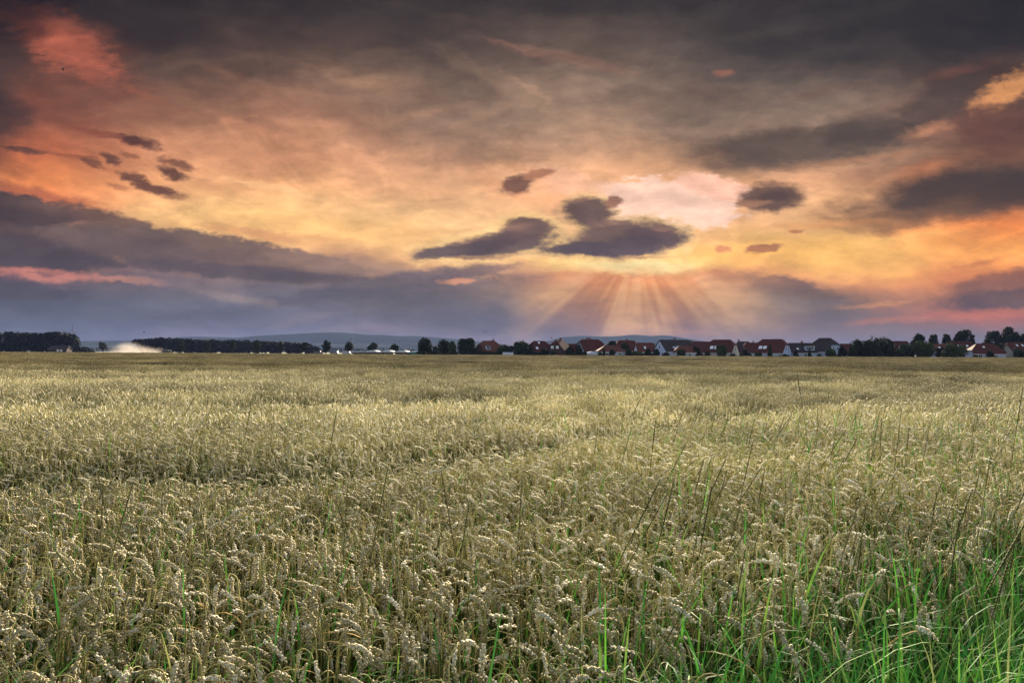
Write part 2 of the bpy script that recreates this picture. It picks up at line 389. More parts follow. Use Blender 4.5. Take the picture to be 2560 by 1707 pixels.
# ================================================================== materials
def material(name, rgb, rough=0.8, spec=0.3, var=0.25, scale=3.0, bump=0.0, translucent=0.0, rand=0.0, rgb2=None, coords='Object', detail=5, metallic=0.0, island=None, swell=0.0):
    m = bpy.data.materials.new(name); m.use_nodes = True
    t = NT(m.node_tree)
    for n in list(t.n): t.n.remove(n)
    out = t.node('ShaderNodeOutputMaterial')
    b = t.node('ShaderNodeBsdfPrincipled', {'Roughness': rough, 'Specular IOR Level': spec, 'Metallic': metallic})
    if coords == 'Position':
        vec = t.node('ShaderNodeNewGeometry').outputs['Position']
    else:
        vec = t.node('ShaderNodeTexCoord').outputs['Object']
    nf = t.noise(vec, scale, detail, 0.6)
    c2 = rgb2 if rgb2 else tuple(v * (1 - var) for v in rgb)
    c1 = rgb if rgb2 else tuple(min(v * (1 + var), 0.95) for v in rgb)
    col = t.mix(t.mr(nf, 0.3, 0.7), c2, c1)
    if island:
        ri = t.node('ShaderNodeNewGeometry').outputs['Random Per Island']
        rr = t.m('FRACT', t.m('ADD', ri, t.node('ShaderNodeObjectInfo').outputs['Random']))
        col = t.mix(0.72, col, t.ramp(rr, island))
    if swell:
        sw = t.noise(t.vm('MULTIPLY', t.node('ShaderNodeNewGeometry').outputs['Position'], (0.05, 0.12, 0.0)), 1.0, 6, 0.66)
        sf_ = t.mr(sw, 0.34, 0.66, 1 - swell, 1 + swell * .6)
        col = t.mix(1.0, col, t.comb(sf_, sf_, sf_), 'MULTIPLY')
        # far field dimmed by a darker, browner tone painted into the crop colour
        ripe = t.mr(t.sep(t.node('ShaderNodeNewGeometry').outputs['Position'])[1], 6, 60)  # weight of the painted dimming, growing along the field
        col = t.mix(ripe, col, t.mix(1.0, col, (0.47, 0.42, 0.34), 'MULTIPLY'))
    if rand:
        oi = t.node('ShaderNodeObjectInfo').outputs['Random']
        f = t.mr(oi, 0, 1, 1 - rand, 1 + rand, False)
        col = t.mix(1.0, col, t.comb(f, f, t.m('POWER', f, 1.25)), 'MULTIPLY')
    t.set(b.inputs['Base Color'], col)
    if bump:
        bn = t.node('ShaderNodeBump', {'Strength': bump, 'Distance': 0.02, 'Height': nf})
        t.l.new(bn.outputs[0], b.inputs['Normal'])
    if translucent:
        tr = t.node('ShaderNodeBsdfTranslucent', {'Color': col})
        mx = t.node('ShaderNodeMixShader', {0: translucent})
        t.l.new(b.outputs[0], mx.inputs[1]); t.l.new(tr.outputs[0], mx.inputs[2])
        t.l.new(mx.outputs[0], out.inputs[0])
    else:
        t.l.new(b.outputs[0], out.inputs[0])
    return m
M = {}
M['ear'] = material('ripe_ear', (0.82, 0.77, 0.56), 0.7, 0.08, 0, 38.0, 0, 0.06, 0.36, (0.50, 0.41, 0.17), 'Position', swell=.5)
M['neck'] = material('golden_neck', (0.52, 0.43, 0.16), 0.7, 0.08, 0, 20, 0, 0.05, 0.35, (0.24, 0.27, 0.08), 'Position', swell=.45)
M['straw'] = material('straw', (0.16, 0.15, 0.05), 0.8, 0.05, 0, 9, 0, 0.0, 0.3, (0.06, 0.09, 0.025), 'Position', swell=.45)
M['dryleaf'] = material('dry_leaf', (0.34, 0.20, 0.06), 0.8, 0.05, 0, 5, 0, 0.15, 0.4, (0.09, 0.11, 0.03), 'Position')
M['grass'] = material('green_blade', (0.12, 0.34, 0.03), 0.65, 0.08, 0, 3.5, 0, 0.3, 0, (0.03, 0.14, 0.025), 'Position',
                      island=[(0, (0.012, 0.06, 0.015)), (.35, (0.03, 0.17, 0.03)), (.6, (0.09, 0.30, 0.03)), (.78, (0.17, 0.27, 0.05)), (.9, (0.08, 0.12, 0.04)), (1, (0.36, 0.30, 0.13))])
M['weed'] = material('grass_stalk', (0.13, 0.145, 0.045), 0.8, 0.08, 0, 6, 0, 0.0, 0.4, (0.09, 0.07, 0.028), 'Position')
M['soil'] = material('soil', (0.085, 0.062, 0.042), 0.95, 0.1, 0, 0.7, 0.4, 0, 0, (0.05, 0.038, 0.026), 'Position')

# ================================================================== tags and mesh helpers
def tag(o, label=None, cat=None, group=None, kind=None):
    if label: o['label'] = label
    if cat: o['category'] = cat
    if group: o['group'] = group
    if kind: o['kind'] = kind
    return o
def empty(name, loc, rz=0.0):
    o = bpy.data.objects.new(name, None); COL.objects.link(o)
    o.empty_display_size = 0.2
    o.location = loc; o.rotation_euler = (0, 0, rz); return o
def mesh(name, V_, F_, mats, mi=None, smooth=False):
    me = bpy.data.meshes.new(name)
    if isinstance(F_, np.ndarray):
        me.from_pydata(np.asarray(V_).tolist(), [], F_.tolist())
    else:
        me.from_pydata([tuple(v) for v in V_], [], F_)
    for m in (mats if isinstance(mats, (list, tuple)) else [mats]): me.materials.append(m)
    if mi is not None: me.polygons.foreach_set('material_index', np.asarray(mi, dtype=np.int32))
    if smooth: me.polygons.foreach_set('use_smooth', np.ones(len(me.polygons), dtype=bool))
    me.update()
    return me
def obj(name, me, parent=None):
    o = bpy.data.objects.new(name, me); COL.objects.link(o)
    if parent is not None: o.parent = parent
    return o
def copy_tree(o, parent=None):
    c = o.copy(); COL.objects.link(c)
    c.parent = parent
    for ch in o.children: copy_tree(ch, c)
    return c

class MB:
    """collects simple solids into one mesh"""
    def __init__(s): s.v = []; s.f = []
    def box(s, x0, x1, y0, y1, z0, z1, M4=None):
        b = len(s.v)
        pts = [(x0, y0, z0), (x1, y0, z0), (x1, y1, z0), (x0, y1, z0), (x0, y0, z1), (x1, y0, z1), (x1, y1, z1), (x0, y1, z1)]
        if M4 is not None: pts = [tuple(M4 @ Vector(p)) for p in pts]
        s.v += pts
        s.f += [tuple(b + i for i in q) for q in ((0, 3, 2, 1), (4, 5, 6, 7), (0, 1, 5, 4), (1, 2, 6, 5), (2, 3, 7, 6), (3, 0, 4, 7))]
        return s
    def tube(s, p0, p1, r0, r1=None, n=6):
        r1 = r0 if r1 is None else r1
        p0 = Vector(p0); p1 = Vector(p1); d = (p1 - p0).normalized()
        a = d.orthogonal().normalized(); c = d.cross(a)
        b = len(s.v)
        for p, r in ((p0, r0), (p1, r1)):
            for i in range(n):
                t = 2 * math.pi * i / n
                s.v.append(tuple(p + a * (math.cos(t) * r) + c * (math.sin(t) * r)))
        for i in range(n):
            j = (i + 1) % n
            s.f.append((b + i, b + j, b + n + j, b + n + i))
        s.f.append(tuple(b + i for i in reversed(range(n)))); s.f.append(tuple(b + n + i for i in range(n)))
        return s
    def prism(s, prof, x0, x1, M4=None):
        """profile of (y,z) points extruded along x"""
        b = len(s.v); n = len(prof)
        for x in (x0, x1):
            for (y, z) in prof:
                p = Vector((x, y, z)); s.v.append(tuple(M4 @ p) if M4 is not None else tuple(p))
        s.f.append(tuple(b + i for i in reversed(range(n)))); s.f.append(tuple(b + n + i for i in range(n)))
        for i in range(n):
            j = (i + 1) % n; s.f.append((b + i, b + j, b + n + j, b + n + i))
        return s
    def build(s, name, mat, parent=None, smooth=False):
        me = mesh(name, s.v, s.f, mat, smooth=smooth)
        bm = bmesh.new(); bm.from_mesh(me); bmesh.ops.recalc_face_normals(bm, faces=bm.faces); bm.to_mesh(me); bm.free()
        return obj(name, me, parent)

# ================================================================== air, ground, hills
EDGE = lambda x: 352.0 + 0.0 * x + (np.clip(-(x - (-30.0)), 0, 400) * 0.95)      # far edge of the wheat
def edge_y(px):                                        # depth of the crop's far edge seen in column px
    Y = 350.0
    for _ in range(30): Y = float(EDGE(np.array(wx(px, Y))))
    return Y

gx = np.array([-9000, -3000, -900, -300, 0, 300, 900, 3000, 9000], float)
gy = np.array([-300, -60, 0, 60, 200, 420, 900, 2500, 9500], float)
gv = [(x, y, 0.0) for y in gy for x in gx]
gf = [(j * 9 + i, j * 9 + i + 1, (j + 1) * 9 + i + 1, (j + 1) * 9 + i) for j in range(8) for i in range(8)]
M['land'] = material('far_land', (0.24, 0.21, 0.12), 0.95, 0.1, 0, 0.004, 0, 0, 0, (0.09, 0.12, 0.05), 'Position')
g = obj('ground', mesh('ground', gv, gf, M['land'])); tag(g, kind='structure')
# tilled soil beneath the crop
sv, sf = [], []
xs = np.linspace(-420, 300, 25)
for x in xs: sv += [(x, -6, 0.012), (x, float(EDGE(np.array(x))), 0.012)]
for i in range(len(xs) - 1): sf.append((2 * i, 2 * i + 2, 2 * i + 3, 2 * i + 1))
g = obj('field_soil', mesh('field_soil', sv, sf, M['soil'])); tag(g, kind='structure')

def hill_range(name, Y, pts, mat, depth=2200, seed=0, rough=1.0):
    """ridge line given as (photo column, photo row); slopes run down in front and behind"""
    r_ = np.random.default_rng(seed)
    pts = sorted(pts)
    pxs = np.linspace(pts[0][0], pts[-1][0], 160)
    ys = np.interp(pxs, [p[0] for p in pts], [p[1] for p in pts])
    ker = np.hanning(9); ker /= ker.sum()
    ys = np.convolve(np.pad(ys, 4, mode='edge'), ker, 'valid')
    ys = ys + np.convolve(r_.normal(0, rough, len(ys) + 4), np.ones(5) / 5, 'valid')
    rows = 14
    V_ = []
    for j in range(rows + 1):
        t = j / rows
        for i, (p, y) in enumerate(zip(pxs, ys)):
            h = max(wz(p, y, Y), 1.0)
            prof = math.sin(min(t / 0.6, 1.0) * math.pi / 2) ** 1.3 if t < 0.6 else math.cos((t - 0.6) / 0.4 * math.pi / 2)
            yy = Y + (t - 0.6) * depth
            z = h * prof * (yy / Y if t < 0.6 else 1.0)
            if 0.02 < t < 0.58: z *= 1 + 0.08 * math.sin(i * 0.31 + j * 1.7) * (1 - t / 0.6)
            V_.append((wx(p, Y) * (1 + 0.0 * t), yy, z - 0.6))
    F_ = []
    n = len(pxs)
    for j in range(rows):
        for i in range(n - 1):
            F_.append((j * n + i, j * n + i + 1, (j + 1) * n + i + 1, (j + 1) * n + i))
    o = obj(name, mesh(name, V_, F_, mat, smooth=True)); tag(o, kind='structure'); return o
def hill_mat(name):
    m = bpy.data.materials.new(name); m.use_nodes = True
    t = NT(m.node_tree); b = t.n['Principled BSDF']
    pos = t.node('ShaderNodeNewGeometry').outputs['Position']
    s = t.vm('MULTIPLY', pos, (0.0016, 0.0030, 0.012))
    vor = t.node('ShaderNodeTexVoronoi', {'Vector': s, 'Scale': 2.2}).outputs['Color']
    patch = t.sep(vor)[0]
    c = t.mix(t.mr(patch, 0.35, 0.65), (0.020, 0.035, 0.02), (0.075, 0.075, 0.05))
    hz = t.sep(pos)[2]
    woods = t.mr(t.m('ADD', hz, t.m('MULTIPLY', t.noise(s, 3, 4), 90)), 75, 110)
    c = t.mix(woods, c, (0.02, 0.03, 0.02))
    t.set(b.inputs['Base Color'], c); b.inputs['Roughness'].default_value = 1.0; b.inputs['Specular IOR Level'].default_value = 0.0
    return m
M['hill'] = hill_mat('hill_land')
hill_range('hills', 5600, [(120, 870), (190, 853), (300, 851), (420, 850), (520, 846), (600, 844), (660, 838), (740, 834), (800, 831), (860, 830), (900, 835), (930, 837), (960, 836),
                           (1000, 840), (1040, 839), (1090, 843), (1150, 847), (1210, 855), (1270, 862), (1340, 872)], M['hill'], 1700, 3, 0.35)
hill_range('hills', 5300, [(1290, 880), (1340, 858), (1370, 852), (1400, 843), (1450, 839), (1500, 841), (1550, 839), (1580, 836), (1600, 837), (1625, 840), (1650, 838), (1670, 838), (1700, 844),
                           (1740, 850), (1800, 858), (1900, 868), (1980, 876)], M['hill'], 1500, 5, 0.35)
hill_range('hills', 6900, [(330, 862), (420, 845), (480, 841), (520, 841), (580, 843), (650, 850), (760, 866)], M['hill'], 1000, 8, 0.25)
hill_range('hills', 6700, [(1700, 868), (1900, 866), (2100, 868), (2400, 872), (2700, 868)], M['hill'], 1000, 9, 0.25)

# ================================================================== air
def haze_box(x0, x1, y0, y1, z0, z1, dens):
    o = MB().box(x0, x1, y0, y1, z0, z1).build('haze', None)
    m = bpy.data.materials.new('haze'); m.use_nodes = True
    t = NT(m.node_tree)
    for n in list(t.n): t.n.remove(n)
    pv = t.node('ShaderNodeVolumePrincipled', {'Color': (0.066, 0.090, 0.195), 'Density': dens, 'Anisotropy': 0.2})
    out = t.node('ShaderNodeOutputMaterial'); t.l.new(pv.outputs[0], out.inputs['Volume'])
    o.data.materials.clear(); o.data.materials.append(m)
    o.display_type = 'WIRE'
    tag(o, kind='stuff'); return o
haze_box(-9500, 9500, -350, 9800, -1.0, 190.0, 0.000085)

# ================================================================== buildings
M['tile_red'] = material('red_roof_tiles', (0.062, 0.016, 0.010), 0.85, 0.12, 0, 2.2, 0.5, 0, 0.12, (0.036, 0.010, 0.007))
M['tile_orange'] = material('orange_roof_tiles', (0.085, 0.027, 0.016), 0.85, 0.12, 0, 2.2, 0.5, 0, 0.12, (0.075, 0.026, 0.017))
M['tile_dark'] = material('slate_roof', (0.030, 0.022, 0.022), 0.8, 0.12, 0, 2.2, 0.5, 0, 0.1, (0.020, 0.016, 0.016))
M['white_wall'] = material('white_render', (0.34, 0.40, 0.54), 0.85, 0.2, 0.06, 0.8)
M['cream_wall'] = material('cream_render', (0.38, 0.36, 0.31), 0.85, 0.2, 0.06, 0.8)
M['brick_wall'] = material('dark_brick', (0.045, 0.025, 0.02), 0.9, 0.2, 0.25, 4)
M['pane'] = material('window_glass', (0.03, 0.035, 0.045), 0.15, 0.5, 0.1, 1)
M['skylight'] = material('skylight_glass', (0.55, 0.57, 0.6), 0.25, 0.6, 0.05, 1)
M['frame'] = material('white_frame', (0.7, 0.7, 0.7), 0.5, 0.3, 0.04, 1)
M['door'] = material('dark_door', (0.06, 0.04, 0.03), 0.6, 0.3, 0.2, 2)
M['chim'] = material('chimney_brick', (0.10, 0.05, 0.04), 0.9, 0.2, 0.2, 5)
WALL = {'w': 'white_wall', 'c': 'cream_wall', 'b': 'brick_wall'}
ROOF = {'r': 'tile_red', 'o': 'tile_orange', 'd': 'tile_dark'}

def house(label, px, Y, L, Wd, eave, ridge, yaw, roof='r', wall='w', hip=0.35, chimneys=(0.2,), skylights=(), gable_win=(), front_win=(), doors=(), dormer=None, group='village houses beyond the wheat field'):
    """ridge runs along local x; local -y side looks at the field. hip: share of the roof height cut by half hips."""
    h = empty('house', (wx(px, Y), Y, 0.0), R(yaw))
    tag(h, label, 'house', group)
    a, b = L / 2, Wd / 2
    rise = ridge - eave
    zc = ridge - rise * hip                       # where the half hip starts on the gable
    yc = b * hip                                  # half width there
    # wall: long prism plus clipped gables
    prof = [(-b, 0), (b, 0), (b, eave), (yc, zc), (-yc, zc), (-b, eave)]
    MB().prism(prof, -a, a).build('wall', M[WALL[wall]], h)
    # roof with thickness and overhang
    oh = 0.45; t = 0.22
    sl = rise / b
    ye = b + oh; ze = eave - oh * sl + 0.08
    zr = ridge + 0.12; zh = zc + 0.1
    inset = min(yc * 1.0, a * 0.8)
    A = a + oh
    top = [(-A, -ye, ze), (A, -ye, ze), (A, -yc, zh), (a + oh - inset, 0, zr), (-(a + oh - inset), 0, zr), (-A, -yc, zh),
           (-A, ye, ze), (A, ye, ze), (A, yc, zh), (-A, yc, zh)]
    if hip < 0.02:
        top[2] = (A, 0, zr); top[3] = (A, 0, zr + 0.001); top[4] = (-A, 0, zr + 0.001); top[5] = (-A, 0, zr); top[8] = (A, 0.01, zr); top[9] = (-A, 0.01, zr)
    fT = [(0, 1, 2, 3, 4, 5), (7, 6, 9, 4, 3, 8), (2, 8, 3), (5, 4, 9)]
    n = len(top)
    vs = top + [(x, y, z - t) for (x, y, z) in top]
    fs = list(fT) + [tuple(n + i for i in reversed(f)) for f in fT]
    for (i, j) in ((0, 1), (1, 2), (2, 8), (8, 7), (7, 6), (6, 9), (9, 5), (5, 0)): fs.append((i, j, n + j, n + i))
    rf = obj('roof', mesh('roof', vs, fs, M[ROOF[roof]]), h)
    bm = bmesh.new(); bm.from_mesh(rf.data); bmesh.ops.recalc_face_normals(bm, faces=bm.faces); bm.to_mesh(rf.data); bm.free()
    # gutters / fascia boards along the eaves
    for sgn in (-1, 1):
        MB().box(-A, A, sgn * (ye + 0.05) - 0.06, sgn * (ye + 0.05) + 0.06, ze - t - 0.02, ze - 0.02).build('fascia', M['frame'] if wall != 'b' else M['door'], h)
    for cpos in chimneys:
        x = cpos * a
        MB().box(x - 0.35, x + 0.35, -0.3, 0.3, ridge - 0.8, ridge + 0.85).box(x - 0.42, x + 0.42, -0.37, 0.37, ridge + 0.85, ridge + 0.97).build('chimney', M['chim'], rf)
    def on_roof(x, s, wd, ht):                    # s: 0 at eave, 1 at ridge on the slope facing the field
        y = -b + s * b; z = eave + s * rise
        ang = math.atan2(rise, b)
        return Matrix.Translation((x, y, z + 0.14)) @ Matrix.Rotation(ang, 4, 'X')
    for (x, s, wd, ht) in skylights:
        M4 = on_roof(x * a, s, wd, ht)
        f = MB().box(-wd / 2 - .07, wd / 2 + .07, -ht / 2 - .07, ht / 2 + .07, 0.0, 0.06, M4).build('skylight', M['tile_dark'], rf)
        MB().box(-wd / 2, wd / 2, -ht / 2, ht / 2, 0.062, 0.085, M4).build('pane', M['skylight'], f)
    def window(M4, wd, ht, lit):
        f = MB().box(-wd / 2, wd / 2, -0.05, 0.05, -ht / 2, ht / 2, M4).build('window', M['frame'], h)
        pm = M['skylight'] if lit else M['pane']
        q = MB()
        q.box(-wd / 2 + .09, -0.03, -0.075, -0.053, -ht / 2 + .09, ht / 2 - .09, M4)
        q.box(0.03, wd / 2 - .09, -0.075, -0.053, -ht / 2 + .09, ht / 2 - .09, M4)
        q.build('pane', pm, f)
    for (side, y, z, wd, ht, *lit) in gable_win:  # side +1: gable at +x, -1: gable at -x
        M4 = Matrix.Translation((side * (a + 0.03), y, z)) @ Matrix.Rotation(side * math.pi / 2, 4, 'Z')
        window(M4, wd, ht, bool(lit))
    for (x, z, wd, ht, *lit) in front_win:
        window(Matrix.Translation((x, -b - 0.03, z)), wd, ht, bool(lit))
    for (x, wd) in doors:
        MB().box(x - wd / 2, x + wd / 2, -b - 0.07, -b - 0.01, 0, 2.1).build('door', M['door'], h)
    if dormer:
        for (x, s, wd, ht, wl) in dormer:
            y0 = -b + s * b; z0 = eave + s * rise - 0.1
            dm = empty('dormer', (x * a, y0, z0)); dm.parent = rf
            MB().box(-wd / 2, wd / 2, -0.2, 2.4, 0, ht).build('wall', M[WALL[wl]], dm)
            MB().prism([(-0.5, ht - .02), (-0.5, ht + .12), (3.2, ht + .75), (3.2, ht + .6)], -wd / 2 - .3, wd / 2 + .3).build('roof', M[ROOF[roof]], dm)
            MB().box(-wd / 2 + .4, wd / 2 - .4, -0.26, -0.205, 0.35, ht - .35).build('pane', M['pane'], dm)
    return h

Wn = (1.15, 1.25)
# from left to right along the village edge
house('red-roofed brick house with small white dormer, leftmost of the village row', 1222, 372, 9.5, 9.5, 3.0, 7.6, 28, 'o', 'b', 0.45, (0.5,), dormer=[(-0.5, 0.12, 2.3, 1.6, 'w')])
house('red-roofed brick house with two white skylights beside the round tree', 1348, 366, 8.5, 9, 2.9, 7.5, 24, 'r', 'b', 0.4, (), skylights=((-0.15, 0.8, 0.9, 1.2), (-0.65, 0.25, 1.1, 1.4)))
house('steep dark-red house with two small lit gable windows', 1398, 362, 9.5, 10, 3.0, 8.2, 62, 'r', 'b', 0.45, (0.3,), gable_win=((-1, -1.2, 4.6, 1.3, 1.3, 1), (-1, 1.4, 4.6, 1.3, 1.3, 1), (-1, 0.9, 1.6, 1.0, 1.7, 1)), dormer=None)
house('low red-brown annex roof behind the dark steep house', 1430, 372, 7, 7, 2.6, 6.3, 8, 'r', 'b', 0.1, ())
house('large red roof with white left gable and two chimneys', 1476, 368, 11.5, 10.5, 2.9, 8.4, 22, 'r', 'w', 0.3, (-0.3, -0.05), gable_win=((-1, 0.0, 3.9, 1.1, 1.2),))
house('low bungalow with hipped orange-brown roof and white fascia', 1527, 350, 12.5, 9, 2.6, 5.4, 4, 'o', 'w', 0.92, (), front_win=((3.2, 1.5, 1.4, 1.2), (-2.5, 1.5, 1.4, 1.2)))
house('dark red-roofed house behind the hipped bungalow', 1566, 385, 9.5, 9, 3.4, 8.3, -4, 'r', 'c', 0.3, (0.05,), skylights=())
house('red roof with one slim skylight between bungalow and blue-gabled house', 1612, 366, 8.5, 9, 2.8, 6.9, 5, 'o', 'w', 0.12, (), skylights=((-0.15, 0.42, 0.8, 1.6),))
house('long dark-roofed house with pale blue-white gable and sloping dormer', 1684, 362, 16, 10.5, 3.0, 8.3, 26, 'd', 'w', 0.1, (0.1,), skylights=((-0.35, 0.3, 0.9, 1.0),), dormer=[(0.0, 0.2, 4.2, 1.5, 'w')], gable_win=((-1, 0.0, 4.8, 1.2, 1.4), (-1, -2.2, 1.7, 1.2, 1.4), (-1, 2.0, 1.7, 1.2, 1.4)))
house('low annex with reddish hipped roof and white walls before the long dark roof', 1712, 344, 8.5, 6.5, 2.5, 5.3, -6, 'o', 'w', 0.7, (), front_win=((1.8, 1.4, 1.2, 1.1),))
house('long plain red roof behind the shrubs beside the twin skylight house', 1762, 384, 13, 9, 3.2, 7.9, 0, 'r', 'b', 0.1, ())
house('red half-hipped house with cream gable and twin skylights', 1804, 352, 12.5, 12.5, 2.5, 8.3, -33, 'r', 'c', 0.42, (), skylights=((-0.52, 0.36, 1.5, 1.9), (-0.2, 0.36, 1.5, 1.9)), gable_win=((1, 0.0, 4.0, 1.1, 1.2), (1, -2.2, 1.5, 1.2, 1.2)))
house('dark-roofed house with chimney behind the cream gable', 1858, 392, 8, 8, 3.6, 8.2, 10, 'd', 'b', 0.4, (-0.6,))
house('red-roofed house with chimney between the two twin skylight houses', 1882, 378, 8, 9, 3.2, 7.4, -14, 'r', 'b', 0.3, (0.05,))
house('red half-hipped house with bright white gable, two windows and twin skylights', 1930, 350, 13.5, 13.5, 2.5, 8.6, -38, 'r', 'w', 0.42, (), skylights=((-0.55, 0.36, 1.5, 1.9), (-0.25, 0.36, 1.5, 1.9)), gable_win=((1, -1.4, 4.2, 1.2, 1.2), (1, 1.6, 4.2, 1.2, 1.2)))
house('dark slate-roofed house with white dormers and white ground floor', 2000, 356, 11.5, 10, 2.7, 7.0, 4, 'd', 'w', 0.15, (0.15,), skylights=((-0.45, 0.35, 1.0, 1.0),), dormer=[(0.5, 0.25, 4.4, 1.7, 'w')], front_win=((-3.4, 1.4, 1.4, 1.4), (0.3, 1.4, 1.2, 1.4)))
house('tall dark-roofed house with white half-hipped gable and two windows', 2062, 358, 11, 11.5, 3.3, 9.4, -58, 'd', 'w', 0.5, (), gable_win=((1, -1.3, 4.7, 1.2, 1.3), (1, 1.5, 4.7, 1.2, 1.3)), front_win=((0, 1.5, 1.3, 1.4),))
house('small red-roofed house half hidden left of the feathery willow', 2116, 366, 8, 8, 3.0, 6.9, 16, 'r', 'w', 0.3, ())
house('plain red roof with a single round skylight right of the willow', 2244, 372, 9, 9, 3.2, 8.4, 0, 'r', 'b', 0.06, (), skylights=((0.05, 0.5, 0.9, 0.9),))
house('red roof with one skylight behind two rounded bushes', 2352, 352, 8.5, 8.5, 2.7, 6.9, 8, 'o', 'w', 0.3, (), skylights=((-0.5, 0.55, 1.0, 1.1),))
house('long red roof with four skylights behind the wide rounded bush', 2398, 364, 10.5, 10, 3.0, 8.2, -6, 'r', 'w', 0.06, (), skylights=((-0.62, 0.58, 0.9, 1.0), (-0.3, 0.58, 0.9, 1.0), (0.02, 0.58, 0.9, 1.0), (0.5, 0.58, 0.9, 1.0)))
house('red hip-roofed bungalow with white walls at the field edge', 2462, 346, 13, 10, 2.6, 7.0, -8, 'r', 'w', 0.7, (), skylights=((-0.2, 0.62, 0.9, 1.0),), front_win=((-4.0, 1.4, 1.6, 1.3), (2.6, 1.4, 1.4, 1.3)), doors=((-0.6, 1.0),))
house('red roof with two small skylights at the right edge of the village', 2542, 350, 12, 10, 3.0, 7.7, 12, 'r', 'c', 0.3, (), skylights=((-0.25, 0.68, 0.9, 1.1), (0.25, 0.68, 0.9, 1.1)))
house('small dark-roofed farmhouse with white windows before the left wood', 150, 640, 15, 9, 3.4, 6.0, 4, 'd', 'b', 0.3, (), front_win=((0.5, 2.3, 1.8, 1.6, 1), (3.2, 2.3, 1.8, 1.6, 1)), group='')
# long low hall with a scalloped pale roof
M['pale_sheet'] = material('pale_roof_sheet', (0.42, 0.45, 0.48), 0.7, 0.3, 0.06, 0.3)
M['teal'] = material('teal_cladding', (0.02, 0.10, 0.10), 0.6, 0.3, 0.2, 0.5)
M['steel'] = material('grey_steel', (0.30, 0.31, 0.33), 0.5, 0.4, 0.1, 1.0)
Yh = 425.0
hall = empty('garden_hall', (wx(956, Yh), Yh, 0)); tag(hall, 'long low hall with pale scalloped roof and teal end wall', 'hall')
Lh = px_m(188, Yh); zt = wz(956, 878, Yh)
MB().box(-Lh / 2 + .3, Lh / 2 - .3, 0, 12, 0, zt - .45).build('wall', M['brick_wall'], hall)
MB().box(Lh / 2 - 6.2, Lh / 2 - .4, -0.08, -0.01, 0, zt - .5).build('cladding', M['teal'], hall)
MB().box(-Lh / 2, Lh / 2, -0.4, 12.4, zt - .45, zt - .05).build('roof', M['pale_sheet'], hall)
for i in range(4):
    cx_ = -Lh / 2 + Lh * (0.36 + 0.2 * i)
    hw = Lh * 0.065
    prof = [(cx_ + hw * math.cos(t_), (zt - .045) + 0.55 * math.sin(t_)) for t_ in np.linspace(0, math.pi, 11)]
    q = MB(); b0 = 0
    for yy in (-0.3, 12.3): q.v += [(x, yy, z) for x, z in prof]
    q.f = [tuple(range(11)), tuple(reversed(range(11, 22)))] + [(j, (j + 1) % 11, 11 + (j + 1) % 11, 11 + j) for j in range(11)]
    q.build('roof_arch', M['pale_sheet'], hall)
for i in range(14):
    x = -Lh / 2 + 1 + i * (Lh - 8) / 13
    MB().box(x, x + 1.5, -0.06, -0.01, 1.2, 2.3).build('window', M['pane'], hall)

def tank(name, label, cat, px, Y, y0, y1, wpx, curved):
    o = empty(name, (wx(px, Y), Y, 0)); tag(o, label, cat)
    wd = px_m(wpx, Y); z0 = max(wz(px, y1, Y), 0.5); z1 = wz(px, y0, Y)
    if curved:
        q = MB(); n = 9
        pr = [(math.cos(t_) * wd / 2, z0 + (z1 - z0) * math.sin(t_) ** 0.6) for t_ in np.linspace(0, math.pi, n)]
        for yy in (-2.5, 2.5): q.v += [(x, yy, z) for x, z in pr]
        q.f = [tuple(range(n)), tuple(reversed(range(n, 2 * n)))] + [(j, (j + 1) % n, n + (j + 1) % n, n + j) for j in range(n)]
        q.build('canopy', M['pale_sheet'], o)
        for sx in (-1, 1):
            for sy in (-2.3, 2.3): MB().tube((sx * wd * .47, sy, 0), (sx * wd * .47, sy, z0 + .1), 0.05).build('post', M['steel'], o)
    else:
        MB().box(-wd / 2, wd / 2, -1.2, 1.2, z0, z1).build('body', M['pale_sheet'], o)
        for sx in (-1, 1):
            q = MB().tube((sx * wd * .3, -1.25, 0.4), (sx * wd * .3, -1.0, 0.4), 0.4, n=12); q.build('wheel', M['pane'], o)
            q = MB().tube((sx * wd * .3, 1.0, 0.4), (sx * wd * .3, 1.25, 0.4), 0.4, n=12); q.build('wheel', M['pane'], o)
        MB().box(-wd / 2 - 1.0, -wd / 2, -.06, .06, 0.4, 0.52).build('drawbar', M['steel'], o)
    return o
tank('box_trailer', 'pale blue-white box trailer parked below the trees at the field edge', 'trailer', 1270, 356, 880.5, 887.5, 27, False)
tank('white_marquee', 'white tent canopy in front of the red roof with white gable', 'tent', 1480, 348, 878.5, 887, 28, True)

